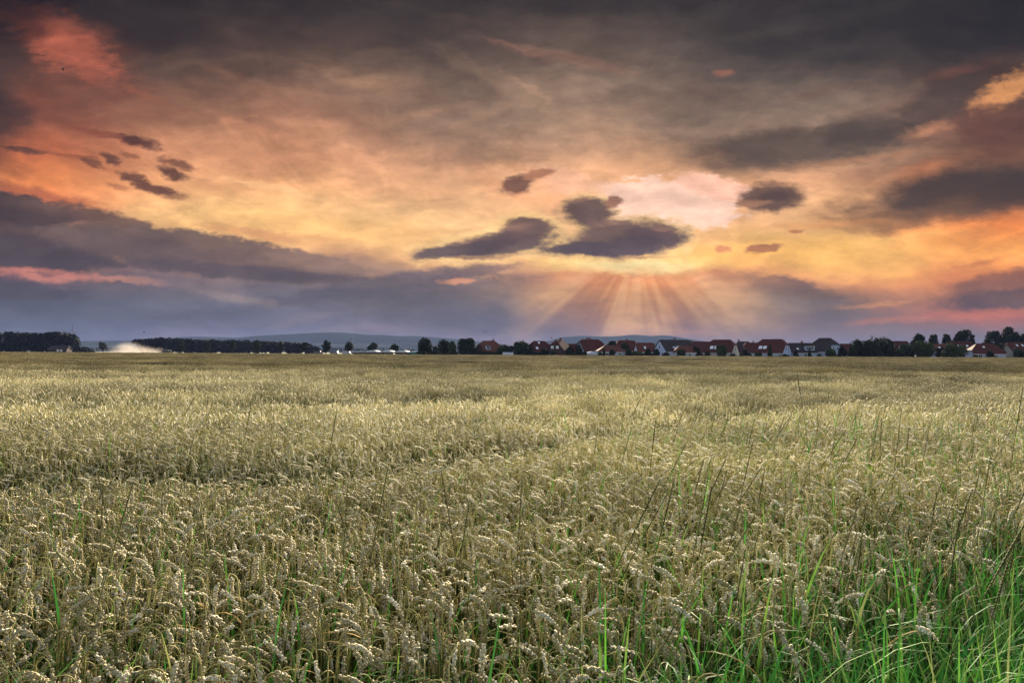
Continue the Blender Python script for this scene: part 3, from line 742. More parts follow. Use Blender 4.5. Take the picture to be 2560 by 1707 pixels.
# ---------------- cars on the far road
def car(px, Y, rz, body, label, big=False):
    o = empty('parked_car' if not big else 'parked_van', (wx(px, Y), Y, 0.0), rz); tag(o, label, 'car' if not big else 'van')
    L_, H_ = (4.4, 1.45) if not big else (5.4, 2.3)
    pr = [(-L_ / 2, .35), (L_ / 2, .35), (L_ / 2, .8), (L_ / 2 - .3, .92), (L_ / 4, 1.0), (-L_ / 2 + .1, 1.0)] if not big else [(-L_ / 2, .35), (L_ / 2, .35), (L_ / 2, 1.0), (L_ / 2 - .9, 1.25), (-L_ / 2, 1.3)]
    M4 = Matrix.Rotation(-math.pi / 2, 4, 'Z')
    MB().prism([(x, z) for x, z in pr], -.85, .85, M4).build('body', body, o)
    cab = [(-L_ / 2 + .3, 1.003), (L_ / 4 - .05, 1.003), (L_ / 4 - .75, H_), (-L_ / 2 + .8, H_)] if not big else [(-L_ / 2, 1.303), (L_ / 2 - .95, 1.303), (L_ / 2 - 1.5, H_), (-L_ / 2, H_)]
    MB().prism(cab, -.75, .75, M4).build('cabin', M['pane'] if not big else body, o)
    for sx in (-L_ * .31, L_ * .31):
        for sy in (-.88, .70):
            MB().tube((sx, sy, .33), (sx, sy + .18, .33), .33, n=14).build('wheel', M['tyre'], o)
    return o
M['tyre'] = material('tyre', (0.02, 0.02, 0.02), 0.9, 0.2, 0.1)
M['white_paint'] = material('white_car_paint', (0.25, 0.26, 0.29), 0.6, 0.2, 0.03)
M['dark_paint'] = material('dark_car_paint', (0.03, 0.04, 0.05), 0.3, 0.5, 0.05)
for (px_, mt, lb, big) in ((783, 'white_paint', 'white car left of the oval roadside tree', False), (796, 'dark_paint', 'dark van beside the white car at the tree row end', True),
                           (838, 'dark_paint', 'dark van between the oval tree and the long hall', True), (868, 'white_paint', 'white van at the left end of the long hall', True),
                           (982, 'white_paint', 'white car before the middle of the long hall', False)):
    car(px_, edge_y(px_) + 6, 0, M[mt], lb, big)

# ---------------- farm machine with its dust
Yd = edge_y(415) + 10
M['machine'] = material('harvester_paint', (0.04, 0.05, 0.04), 0.5, 0.4, 0.1)
hv = empty('combine_harvester', (wx(416, Yd), Yd, 0)); tag(hv, 'small dark farm machine driving out of the pale dust cloud', 'harvester')
MB().prism([(-2.6, 1.0), (2.2, 1.0), (2.2, 2.6), (1.2, 3.0), (-2.2, 3.0), (-2.6, 2.4)], -1.3, 1.3, Matrix.Rotation(-math.pi / 2, 4, 'Z')).build('body', M['machine'], hv)
MB().box(2.2, 3.5, -.9, .9, 1.5, 3.3).build('cab', M['pane'], hv)
MB().box(3.6, 4.6, -2.6, 2.6, .3, .9).build('header', M['steel'], hv)
for (x, r_) in ((1.7, .85), (-1.7, .55)):
    for sy in (-1.55, 1.1): MB().tube((x, sy, r_), (x, sy + .45, r_), r_, n=14).build('wheel', M['tyre'], hv)

def dust():
    Yc = Yd + 16
    x0, x1 = wx(262, Yc), wx(462, Yc)
    L_ = x1 - x0; H_ = wz(320, 846, Yc)
    n, mrow = 28, 12
    V_, F_ = [], []
    for i in range(n + 1):
        u = i / n
        hgt = H_ * (0.95 * min(u / 0.25, 1.0) ** 0.55 * (1 - max(0, (u - 0.25) / 0.75)) ** 0.85 + 0.03)
        for j in range(mrow):
            a_ = math.pi * j / (mrow - 1)
            V_.append((x0 + u * L_, Yc + 9 * math.cos(a_) * (0.35 + 0.65 * (1 - u)), 0.05 + hgt * math.sin(a_)))
    for i in range(n):
        for j in range(mrow):
            j2 = (j + 1) % mrow
            F_.append((i * mrow + j, i * mrow + j2, (i + 1) * mrow + j2, (i + 1) * mrow + j))
    F_.append(tuple(range(mrow))); F_.append(tuple(reversed(range(n * mrow, (n + 1) * mrow))))
    me = mesh('dust_cloud', V_, F_, bpy.data.materials.new('dust'))
    bm = bmesh.new(); bm.from_mesh(me); bmesh.ops.recalc_face_normals(bm, faces=bm.faces); bm.to_mesh(me); bm.free()
    o = obj('dust_cloud', me); tag(o, 'cream dust cloud trailing low behind the farm machine', 'dust', kind='stuff')
    m = me.materials[0]; m.use_nodes = True; t = NT(m.node_tree)
    for nn in list(t.n): t.n.remove(nn)
    tcg = t.node('ShaderNodeTexCoord')
    gx_, gy_, gz_ = t.sep(tcg.outputs['Generated'])
    nz = t.noise(t.vm('MULTIPLY', tcg.outputs['Object'], (0.09, 0.12, 0.2)), 1.0, 4, 0.6)
    top = t.m('SUBTRACT', t.m('MULTIPLY', t.mr(gx_, 0.0, 0.3, 0.3, 1.0), t.mr(gx_, 1.0, 0.25, 0.12, 1.0, False)), gz_)
    den = t.m('MULTIPLY', t.mr(t.m('ADD', top, t.m('MULTIPLY', t.m('SUBTRACT', nz, 0.5), 0.9)), 0.0, 0.8), t.mr(gx_, 0.0, 0.3, 0.15, 1.0))
    den = t.m('MULTIPLY', den, 0.05)
    pv = t.node('ShaderNodeVolumePrincipled', {'Color': (0.62, 0.57, 0.51), 'Density': den, 'Anisotropy': 0.3})
    out = t.node('ShaderNodeOutputMaterial'); t.l.new(pv.outputs[0], out.inputs['Volume'])
dust()

# ---------------- wind turbine and mast
M['turbine'] = material('turbine_white', (0.06, 0.065, 0.08), 0.6, 0.2, 0.04)
Yt = 3800.0
tw = empty('wind_turbine', (wx(183.3, Yt), Yt, 0)); tag(tw, 'slender three-bladed wind turbine above the left wood', 'wind turbine')
hub = wz(183, 826, Yt); bl = px_m(16.5, Yt)
MB().tube((0, 0, 0), (0, 0, hub), 2.9, 1.7, 12).build('tower', M['turbine'], tw)
MB().box(-2, 2, -6, 5, hub - 1.6, hub + 2.2).build('nacelle', M['turbine'], tw)
for i in range(3):
    a_ = R(92 + 120 * i)
    d = Vector((math.cos(a_), 0, math.sin(a_))); p = Vector((-d.z, 0, d.x))
    o_ = Vector((0, -7.5, hub))
    q = MB(); q.v = [tuple(o_ + d * (s * bl) + p * (c * wd) + Vector((0, t_, 0))) for (s, wd, th) in ((0, 1.5, .7), (.15, 2.0, .6), (1, .5, .15)) for (c, t_) in ((-1, 0), (0, th), (1, 0), (0, -th))]
    q.f = [(a, a + 1 if a % 4 < 3 else a - 3, (a + 1 if a % 4 < 3 else a - 3) + 4, a + 4) for a in range(8)] + [(0, 3, 2, 1), (8, 9, 10, 11)]
    q.build('blade', M['turbine'], tw)
MB().tube((0, -6, hub), (0, -8.6, hub), 1.8, 0.7, 10).build('hub', M['turbine'], tw)
Yp = 1500.0
py_ = empty('lattice_pylon', (wx(879, Yp), Yp, 0)); tag(py_, 'thin lattice pylon standing behind the roadside trees', 'pylon')
hp = wz(879, 840, Yp); q = MB()
for sx in (-1, 1):
    for sy in (-1, 1): q.tube((sx * 2.6, sy * 2.6, 0), (sx * .35, sy * .35, hp), .28, .18, 4)
nb = 11
for i in range(nb):
    f0, f1 = i / nb, (i + 1) / nb
    r0, r1 = 2.6 - 2.25 * f0, 2.6 - 2.25 * f1
    for sy in (-1, 1):
        q.tube((-r0, sy * r0, hp * f0), (r1, sy * r1, hp * f1), .12, n=3); q.tube((r0, sy * r0, hp * f0), (-r1, sy * r1, hp * f1), .12, n=3)
q.build('mast', M['turbine'], py_)
for f_, wd in ((.72, 5.5), (.86, 4.0)):
    MB().tube((-wd, 0, hp * f_), (wd, 0, hp * f_), .22, n=4).build('crossarm', M['turbine'], py_)
mst = empty('radio_mast', (wx(1308, 900), 900, 0)); tag(mst, 'thin mast rising behind the round tree by the skylight house', 'mast')
MB().tube((0, 0, 0), (0, 0, wz(1308, 843, 900)), .25, .12, 6).build('pole', M['turbine'], mst)
MB().tube((-1.2, 0, wz(1308, 846, 900)), (1.2, 0, wz(1308, 846, 900)), .08, n=4).build('crossarm', M['turbine'], mst)

# ================================================================== trees
FOL = {}
for kname, c1, c2 in (('dark', (0.014, 0.027, 0.009), (0.006, 0.012, 0.005)), ('mid', (0.024, 0.045, 0.012), (0.010, 0.020, 0.007)), ('olive', (0.045, 0.065, 0.016), (0.018, 0.028, 0.008)),
                      ('far', (0.010, 0.016, 0.008), (0.005, 0.009, 0.006))):
    FOL[kname] = material(kname + '_foliage', c1, 0.75, 0.05, 0, 0.35, 0, 0.05, 0.15, c2, 'Position')
M['bark'] = material('bark', (0.05, 0.04, 0.03), 0.95, 0.1, 0.25, 4)

def crown_mesh(name, lobes, n, leaf, mat, seed, z0=None):
    """leaf faces spread through ellipsoid lobes: (cx,cy,cz,rx,ry,rz)"""
    r_ = np.random.default_rng(seed)
    lob = np.array(lobes, float)
    vol = (lob[:, 3] * lob[:, 4] * lob[:, 5]) ** 0.75; pr = vol / vol.sum()
    idx = r_.choice(len(lob), n, p=pr)
    d = r_.normal(size=(n, 3)); d /= np.linalg.norm(d, axis=1)[:, None]
    rad = (0.35 + 0.65 * r_.random(n) ** 0.45)
    # ragged outline: radius varies with direction
    ph = r_.random(3) * 6.28
    rag = 1 + 0.10 * np.sin(d[:, 0] * 7 + ph[0] + idx) * np.sin(d[:, 2] * 8 + ph[1]) + r_.normal(0, 0.06, n)
    c = lob[idx, :3] + d * rad[:, None] * rag[:, None] * lob[idx, 3:]
    if z0 is not None: c[:, 2] = np.maximum(c[:, 2], z0 + r_.random(n) * 0.3)
    a = r_.normal(size=(n, 3)); a /= np.linalg.norm(a, axis=1)[:, None]
    nrm = d * 0.6 + r_.normal(size=(n, 3)) * 0.6
    b = np.cross(nrm, a); b /= np.linalg.norm(b, axis=1)[:, None] + 1e-9
    s = leaf * (0.6 + 0.8 * r_.random(n))[:, None]
    V_ = np.stack([c - a * s, c - b * s * 0.55, c + a * s, c + b * s * 0.55], axis=1).reshape(-1, 3)
    F_ = np.arange(n * 4).reshape(n, 4)
    return mesh(name, V_, F_, mat)

def tree(name, label, px, Y, top, bottom, wpx, kind='dark', shape='round', seed=0, n=900, group=None, cat='tree', trunk=True, leaf=0.42):
    x = wx(px, Y); H = wz(px, top, Y); B = max(wz(px, bottom, Y), 0.0) if bottom else 0.0
    Wd = px_m(wpx, Y)
    r_ = np.random.default_rng(seed + 1000)
    o = empty(name, (x, Y, 0)); tag(o, label, cat, group)
    ch = H - B; lobes = []
    if shape == 'round':
        lobes.append((0, 0, B + ch * .5, Wd * .40, Wd * .40, ch * .44))
        for i in range(7):
            a_ = r_.random() * 6.28; zz = r_.random()
            rr = Wd * .5 * (0.55 - 0.25 * abs(zz - .4))
            s_ = Wd * (.13 + .1 * r_.random())
            lobes.append((math.cos(a_) * rr, math.sin(a_) * rr, B + ch * (.18 + .64 * zz), s_, s_, s_ * .85))
    elif shape == 'cone':
        for i in range(7):
            f = i / 6
            lobes.append((r_.normal(0, .03) * Wd, 0, B + ch * (.08 + .84 * f), Wd * (.46 - .34 * f), Wd * (.46 - .34 * f), ch * .13))
    elif shape == 'oval':
        for i in range(6):
            f = i / 5
            wv = math.sin(math.pi * (.16 + .70 * f)) * .45
            lobes.append((r_.normal(0, .06) * Wd, r_.normal(0, .05) * Wd, B + ch * (.12 + .76 * f), Wd * wv, Wd * wv, ch * .17))
    elif shape == 'ragged':
        for i in range(22):
            a_ = r_.random() * 6.28; zz = r_.random() ** .7
            rr = Wd * .40 * r_.random() ** .5 * (1.15 - .6 * zz)
            s_ = min(Wd, ch) * (.08 + .10 * r_.random())
            lobes.append((math.cos(a_) * rr, math.sin(a_) * rr, B + ch * (.1 + .8 * zz), s_, s_, s_))
        lobes.append((0, 0, B + ch * .45, Wd * .33, Wd * .33, ch * .42))
    elif shape == 'feather':
        for i in range(26):
            u = r_.random() * 2 - 1; a_ = r_.random() * 6.28
            zz = (1 - abs(u) ** 1.8) * (.55 + .45 * r_.random())
            lobes.append((u * Wd * .46, math.sin(a_) * Wd * .2, B + ch * zz * .5, Wd * .045, Wd * .045, ch * zz * .5))
        lobes.append((0, 0, B + ch * .40, Wd * .40, Wd * .24, ch * .44)); lobes.append((Wd * .1, 0, B + ch * .62, Wd * .22, Wd * .18, ch * .26))
    obj('crown', crown_mesh('crown', lobes, n, leaf, FOL[kind], seed, B if B > 0 else 0.1), o)
    if trunk:
        q = MB(); rt = max(Wd * .035, .12)
        q.tube((0, 0, 0), (0, 0, B + ch * .45), rt, rt * .6, 7)
        q.build('trunk', M['bark'], o)
        for i in range(4):
            a_ = i * 1.57 + r_.random(); zz = B + ch * (.08 + .1 * i)
            MB().tube((0, 0, zz), (math.cos(a_) * Wd * .3, math.sin(a_) * Wd * .3, zz + ch * .25), rt * .5, rt * .2, 5).build('branch', M['bark'], o)
    return o

G1 = 'roadside trees in a row before the wood'
rowlab = ['small round roadside tree before the dark hill wood, leftmost of the row', 'round roadside tree before the wood beside the dark farmhouse', 'broad tree at the right end of the hill wood',
          'lone round tree between hill wood and dust cloud']
for i, (px_, tp, bt, wd) in enumerate(((36, 853, 876, 22), (110, 852, 876, 22), (181, 850, 877, 26), (257, 854, 877, 25))):
    tree('roadside_tree', rowlab[i], px_, edge_y(px_) + 18, tp, bt, wd, 'dark', 'round', 40 + i, 1000, G1)
ords = ['first roadside tree right of the dust cloud, before the low wood', 'second roadside tree right of the dust cloud, before the low wood', 'third roadside tree right of the dust cloud, before the low wood',
        'fourth roadside tree right of the dust cloud, before the low wood', 'fifth roadside tree right of the dust cloud, before the low wood', 'last roadside tree before the right end of the low wood']
for i, (px_, tp) in enumerate(((454, 852), (518, 852), (581, 850), (642, 852), (703, 854), (757, 857))):
    tree('roadside_tree', ords[i], px_, edge_y(px_) + 18, tp, 878, 24, 'dark', 'oval', 60 + i, 900, G1)
tree('oval_tree', 'tall oval tree standing alone against the blue hill', 815, edge_y(815) + 14, 851, 882, 26, 'dark', 'oval', 70, 1100, G1)
for i, (px_, tp, bt, wd, lb) in enumerate(((872, 854, 879, 27, 'pointed tree behind the left end of the long hall'), (931, 857, 878, 30, 'spreading tree behind the middle of the long hall'), (987, 860, 878, 26, 'round tree behind the right part of the long hall'))):
    tree('hall_tree', lb, px_, Yh + 26, tp, bt, wd, 'dark', 'oval' if i < 2 else 'round', 75 + i, 900)
G2 = 'garden trees along the village edge'
TL = [
 (1062, 372, 841, 884, 44, 'dark', 'round', 'tallest oval tree at the left end of the village'),
 (1088, 380, 863, 886, 16, 'mid', 'round', 'small bush right of the tallest oval tree'),
 (1108, 376, 846, 884, 36, 'dark', 'round', 'round tree between the oval tree and the slim tree'),
 (1131, 374, 850, 886, 24, 'mid', 'round', 'slim tree beside the round trees left of the village'),
 (1166, 372, 843, 886, 58, 'dark', 'round', 'broad round tree just left of the first red roof'),
 (1258, 362, 859, 888, 40, 'mid', 'round', 'green garden tree right of the first red roof'),
 (1277, 358, 864, 888, 22, 'dark', 'ragged', 'dark shrub behind the box trailer'),
 (1304, 362, 849, 888, 52, 'mid', 'round', 'large domed tree left of the two-skylight brick house'),
 (1322, 350, 868, 888, 26, 'dark', 'ragged', 'low dark shrub under the two-skylight brick house'),
 (1362, 348, 870, 889, 24, 'dark', 'round', 'round shrub between the two dark brick houses'),
 (1425, 352, 866, 889, 24, 'dark', 'oval', 'dark upright tree right of the steep gabled house'),
 (1447, 350, 862, 889, 20, 'dark', 'oval', 'dark upright tree before the white left gable'),
 (1510, 340, 870, 889, 10, 'dark', 'cone', 'slim conifer before the hipped bungalow'),
 (1530, 338, 872, 889, 19, 'dark', 'round', 'round dark shrub before the hipped bungalow'),
 (1530, 392, 850, 872, 26, 'dark', 'round', 'distant treetop behind the hipped bungalow'),
 (1562, 376, 858, 872, 22, 'mid', 'ragged', 'leafy shrub before the dark red roof'),
 (1571, 344, 872, 889, 20, 'dark', 'round', 'dark round bush right of the bungalow wall'),
 (1594, 342, 877, 890, 32, 'olive', 'round', 'low yellow-green bush beneath the slim skylight'),
 (1620, 346, 870, 889, 22, 'dark', 'ragged', 'dark ragged shrub right of the slim skylight roof'),
 (1641, 344, 870, 889, 18, 'dark', 'round', 'round dark tree in front of the pale blue gable'),
 (1703, 336, 872, 891, 26, 'mid', 'round', 'round shrub before the low white annex'),
 (1740, 342, 864, 890, 24, 'dark', 'round', 'dark domed tree left of the twin skylight roof'),
 (1722, 396, 849, 870, 34, 'dark', 'round', 'treetop behind the long dark roof'),
 (1804, 334, 860, 892, 32, 'olive', 'round', 'bright green domed tree covering the cream gable corner'),
 (1832, 342, 884, 893, 26, 'dark', 'ragged', 'low dark hedge shrub below the cream gable'),
 (1925, 333, 862, 892, 14, 'dark', 'cone', 'slim conifer at the corner of the bright white gable'),
 (1958, 342, 884, 893, 44, 'dark', 'ragged', 'low dark shrubs below the bright white gable'),
 (1960, 395, 850, 870, 16, 'mid', 'cone', 'small pointed treetop behind the white gable roof'),
 (1990, 346, 876, 893, 14, 'dark', 'oval', 'small dark tree left of the white ground floor'),
 (2024, 344, 874, 893, 12, 'dark', 'cone', 'narrow dark conifer before the slate roof house'),
 (2048, 340, 884, 893, 12, 'mid', 'round', 'small round shrub by the white ground floor wall'),
 (2077, 338, 870, 893, 32, 'mid', 'round', 'round green bush under the tall half-hipped gable'),
 (2087, 392, 850, 872, 16, 'dark', 'ragged', 'small treetop right of the tall half-hipped gable'),
 (2104, 348, 866, 893, 26, 'dark', 'ragged', 'dark ragged shrub left of the feathery willow'),
 (2140, 338, 841, 893, 44, 'mid', 'feather', 'left light stem of the feathery willow clump'),
 (2195, 334, 834, 893, 96, 'dark', 'feather', 'largest feathery willow bush standing dark against the sky'),
 (2260, 342, 858, 893, 40, 'mid', 'round', 'round shrub right of the feathery willow bush'),
 (2246, 336, 876, 894, 44, 'dark', 'ragged', 'low dark hedge shrub right of the willow'),
 (2294, 400, 836, 862, 36, 'dark', 'ragged', 'tall tree behind the first rounded bush'),
 (2334, 402, 836, 864, 28, 'dark', 'ragged', 'ragged tree behind the gap of the rounded bushes'),
 (2368, 404, 834, 862, 26, 'dark', 'ragged', 'ragged tree behind the long four-skylight roof'),
 (2405, 398, 819, 856, 46, 'dark', 'ragged', 'high ragged tree above the four-skylight roof'),
 (2430, 400, 834, 852, 16, 'dark', 'ragged', 'small side treetop right of the high ragged tree'),
 (2486, 392, 825, 868, 60, 'dark', 'ragged', 'large open-crowned tree above the hip-roofed bungalow'),
 (2526, 394, 818, 866, 50, 'dark', 'ragged', 'tallest open-crowned tree near the right edge'),
 (2556, 396, 832, 866, 30, 'dark', 'round', 'tree at the right edge behind the last red roof'),
 (2312, 336, 851, 894, 62, 'olive', 'round', 'first large rounded green bush at the field edge'),
 (2388, 334, 862, 894, 70, 'olive', 'round', 'wide rounded green bush before the four-skylight roof'),
 (2438, 336, 886, 895, 14, 'dark', 'round', 'small round bush before the bungalow wall'),
 (2476, 336, 878, 895, 22, 'dark', 'ragged', 'dark shrub before the hip-roofed bungalow'),
 (2498, 350, 858, 880, 20, 'olive', 'round', 'yellow-green tree right of the hip roof'),
 (1210, 350, 876, 888, 20, 'dark', 'ragged', 'low ragged bush before the first red roof'),
 (1384, 346, 876, 889, 14, 'mid', 'round', 'small round bush before the steep gabled house'),
 (1462, 344, 878, 889, 12, 'dark', 'ragged', 'tiny ragged bush left of the white tent canopy'),
 (1500, 342, 879, 889, 12, 'mid', 'round', 'tiny round bush right of the white tent canopy'),
 (1666, 340, 880, 890, 22, 'dark', 'ragged', 'low hedge bush below the pale blue gable'),
 (1768, 338, 878, 892, 22, 'dark', 'ragged', 'dark low bush below the first twin skylights'),
 (1862, 346, 872, 892, 18, 'dark', 'oval', 'narrow dark tree between the two half-hipped houses'),
 (1896, 340, 880, 892, 26, 'mid', 'ragged', 'leafy low bush below the second twin skylights'),
 (2168, 336, 842, 893, 56, 'dark', 'feather', 'dense dark bush in the middle of the willow clump'),
 (2216, 340, 842, 893, 56, 'dark', 'feather', 'dense dark bush at the right side of the willow clump'),
 (2276, 348, 862, 893, 34, 'dark', 'ragged', 'dark tree squeezed before the first rounded bush'),
 (2350, 346, 868, 894, 26, 'dark', 'ragged', 'dark bush in the gap between the rounded bushes'),
 (2512, 388, 838, 884, 44, 'dark', 'ragged', 'dense tree between the two tallest right trees'),
 (2546, 338, 872, 895, 34, 'mid', 'ragged', 'leafy shrub below the last red roof'),
]
for i, (px_, Y_, tp, bt, wd, kd, sh, lb) in enumerate(TL):
    low = wz(px_, bt, Y_) < 2.2
    if not low: bt = 884; wd *= 1.25
    nn = int(min(max(wd * (bt - tp) * 2.2, 500), 6000))
    tree('garden_tree' if not low else 'garden_bush', lb, px_, Y_, tp, bt if not low else None, wd, kd, sh, 200 + i, nn, G2, 'tree' if not low else 'bush', True, 0.36 if sh != 'feather' else 0.28)

def mass(name, label, cat, pts, Y, kind, seed, n, leaf=0.8, depth=12, zb=0.0):
    """continuous foliage mass under an outline of (photo column, row)"""
    r_ = np.random.default_rng(seed)
    pts = sorted(pts); lobes = []
    x0, x1 = pts[0][0], pts[-1][0]
    hm = max(wz(p[0], p[1], Y) for p in pts)
    k_ = int(px_m(x1 - x0, Y) / (hm * .33)) + 2
    for i in range(k_):
        p = x0 + (x1 - x0) * (i + .5 + r_.normal(0, .25)) / k_
        y = np.interp(p, [a[0] for a in pts], [a[1] for a in pts])
        H = wz(p, y, Y)
        rr = hm * (.2 + .1 * r_.random())
        lobes.append((wx(p, Y), Y + r_.random() * depth, H * .5, rr, depth * .35, H * .5))
        lobes.append((wx(p, Y), Y + r_.random() * depth * .5, H - rr * .6, rr, rr, rr * .62))
    o = obj(name, crown_mesh(name, lobes, n, leaf, FOL[kind], seed, 0.1)); tag(o, label, cat, kind='stuff'); return o
mass('hill_wood', 'dark dense wood on the far left horizon', 'wood', [(-60, 836), (0, 828), (14, 828), (30, 832), (60, 832), (90, 833), (110, 831), (140, 830), (150, 832), (160, 842), (170, 852), (176, 866), (180, 874)], 680, 'far', 301, 20000, 1.1, 26)
mass('low_wood', 'long low dark wood behind the roadside trees', 'wood', [(326, 852), (335, 846), (350, 849), (370, 846), (400, 844), (420, 845), (440, 846), (480, 849), (520, 849), (560, 850), (600, 851), (640, 852), (668, 853), (680, 856), (700, 854), (730, 857), (765, 858), (772, 866), (790, 866), (796, 878)], 760, 'far', 302, 30000, 1.1, 24)
mass('field_hedge', 'low dark hedge closing the field left of the lone tree', 'hedge', [(190, 876), (212, 875), (232, 876)], 560, 'far', 303, 700, 0.4, 3)
mass('village_hedge', 'dark garden hedge along the village edge of the field', 'hedge', [(1044, 879), (1100, 880), (1180, 878), (1250, 880), (1330, 880), (1400, 882), (1460, 882), (1500, 885), (1560, 884), (1600, 882), (1700, 885), (1800, 885), (1860, 883), (1900, 884), (2000, 886), (2100, 880), (2200, 878), (2260, 876), (2300, 880), (2400, 884), (2440, 887), (2500, 885), (2640, 882)], 360, 'dark', 304, 30000, 0.45, 3)
mass('far_hedge', 'faint field hedges at the foot of the hills', 'hedge', [(190, 870), (260, 869), (340, 870)], 2200, 'far', 305, 900, 2.0, 20)
mass('far_hedge', 'dark scrub line at the foot of the middle hills', 'hedge', [(790, 872), (850, 868), (900, 872), (960, 870), (1050, 873), (1200, 874)], 1500, 'far', 306, 2200, 1.4, 20)

# ---------------- birds
M['bird'] = material('dark_feathers', (0.02, 0.02, 0.02), 0.8, 0.2, 0.1)
def bird(px, py, Y, label, rz, span=0.9):
    o = empty('bird', tuple(Vector((0, 0, CAMZ)) + ray(px, py) / ray(px, py).y * Y), rz); tag(o, label, 'bird', 'birds in the evening sky')
    k = 9
    V_ = [(-.32, 0, 0)] + [(-.18 + .36 * (i / 2), .07 * math.sin(math.pi * (i + 1) / 4) * math.cos(t_), .07 * math.sin(math.pi * (i + 1) / 4) * math.sin(t_)) for i in range(3) for t_ in np.linspace(0, 2 * math.pi, 7)[:-1]] + [(.3, 0, .02)]
    F_ = [(0, 1 + (j + 1) % 6, 1 + j) for j in range(6)] + [(1 + i * 6 + j, 1 + i * 6 + (j + 1) % 6, 7 + i * 6 + (j + 1) % 6, 7 + i * 6 + j) for i in range(2) for j in range(6)] + [(19, 13 + j, 13 + (j + 1) % 6) for j in range(6)]
    obj('body', mesh('body', V_, F_, M['bird'], smooth=True), o)
    for s in (-1, 1):
        q = MB(); pts = [(.10, .04, .02), (-.12, .04, .02), (-.10, span * .5, .20), (.06, span * .5, .22), (-.12, span * .95, .08)]
        q.v = [(x, y * s, z) for x, y, z in pts] + [(x, y * s, z - .015) for x, y, z in pts]
        q.f = [(0, 1, 2, 3), (3, 2, 4), (8, 7, 6, 5), (9, 7, 8), (0, 5, 6, 1), (1, 6, 7, 2), (2, 7, 9, 4), (4, 9, 8, 3), (3, 8, 5, 0)]
        q.build('wing', M['bird'], o)
bird(158, 175, 130, 'dark bird high in the reddish upper left sky', 0.5, 0.9)
bird(1311, 697, 170, 'bird below the central dark cloud by the sun rays', 1.2, 0.8)
bird(1236, 696, 220, 'smaller bird left of the sun rays', 0.3, 0.7)
bird(360, 831, 200, 'bird low over the dust cloud', 0.2, 0.7)
bird(1212, 829, 210, 'bird low over the first red roof', 0.0, 0.7)
bird(1378, 845, 210, 'bird low over the two-skylight brick house', 0.4, 0.7)

# ================================================================== wheat
def ribbon(pts, wid, side, mi, VV, FF, MI):
    b = len(VV)
    for p, w_ in zip(pts, wid):
        VV.append(tuple(p - side * w_)); VV.append(tuple(p + side * w_))
    for i in range(len(pts) - 1):
        FF.append((b + 2 * i, b + 2 * i + 1, b + 2 * i + 3, b + 2 * i + 2)); MI.append(mi)
def tube_path(pts, rad, n, mi, VV, FF, MI, cap=False):
    b = len(VV)
    for i, (p, r_) in enumerate(zip(pts, rad)):
        d = (pts[min(i + 1, len(pts) - 1)] - pts[max(i - 1, 0)]).normalized()
        a = Vector((0, 1, 0)) if abs(d.y) < .8 else Vector((1, 0, 0))
        a = (a - d * a.dot(d)).normalized(); c = d.cross(a)
        for k_ in range(n):
            t = 2 * math.pi * k_ / n
            VV.append(tuple(p + a * (math.cos(t) * r_) + c * (math.sin(t) * r_)))
    for i in range(len(pts) - 1):
        for k_ in range(n):
            j = (k_ + 1) % n
            FF.append((b + i * n + k_, b + i * n + j, b + (i + 1) * n + j, b + (i + 1) * n + k_)); MI.append(mi)

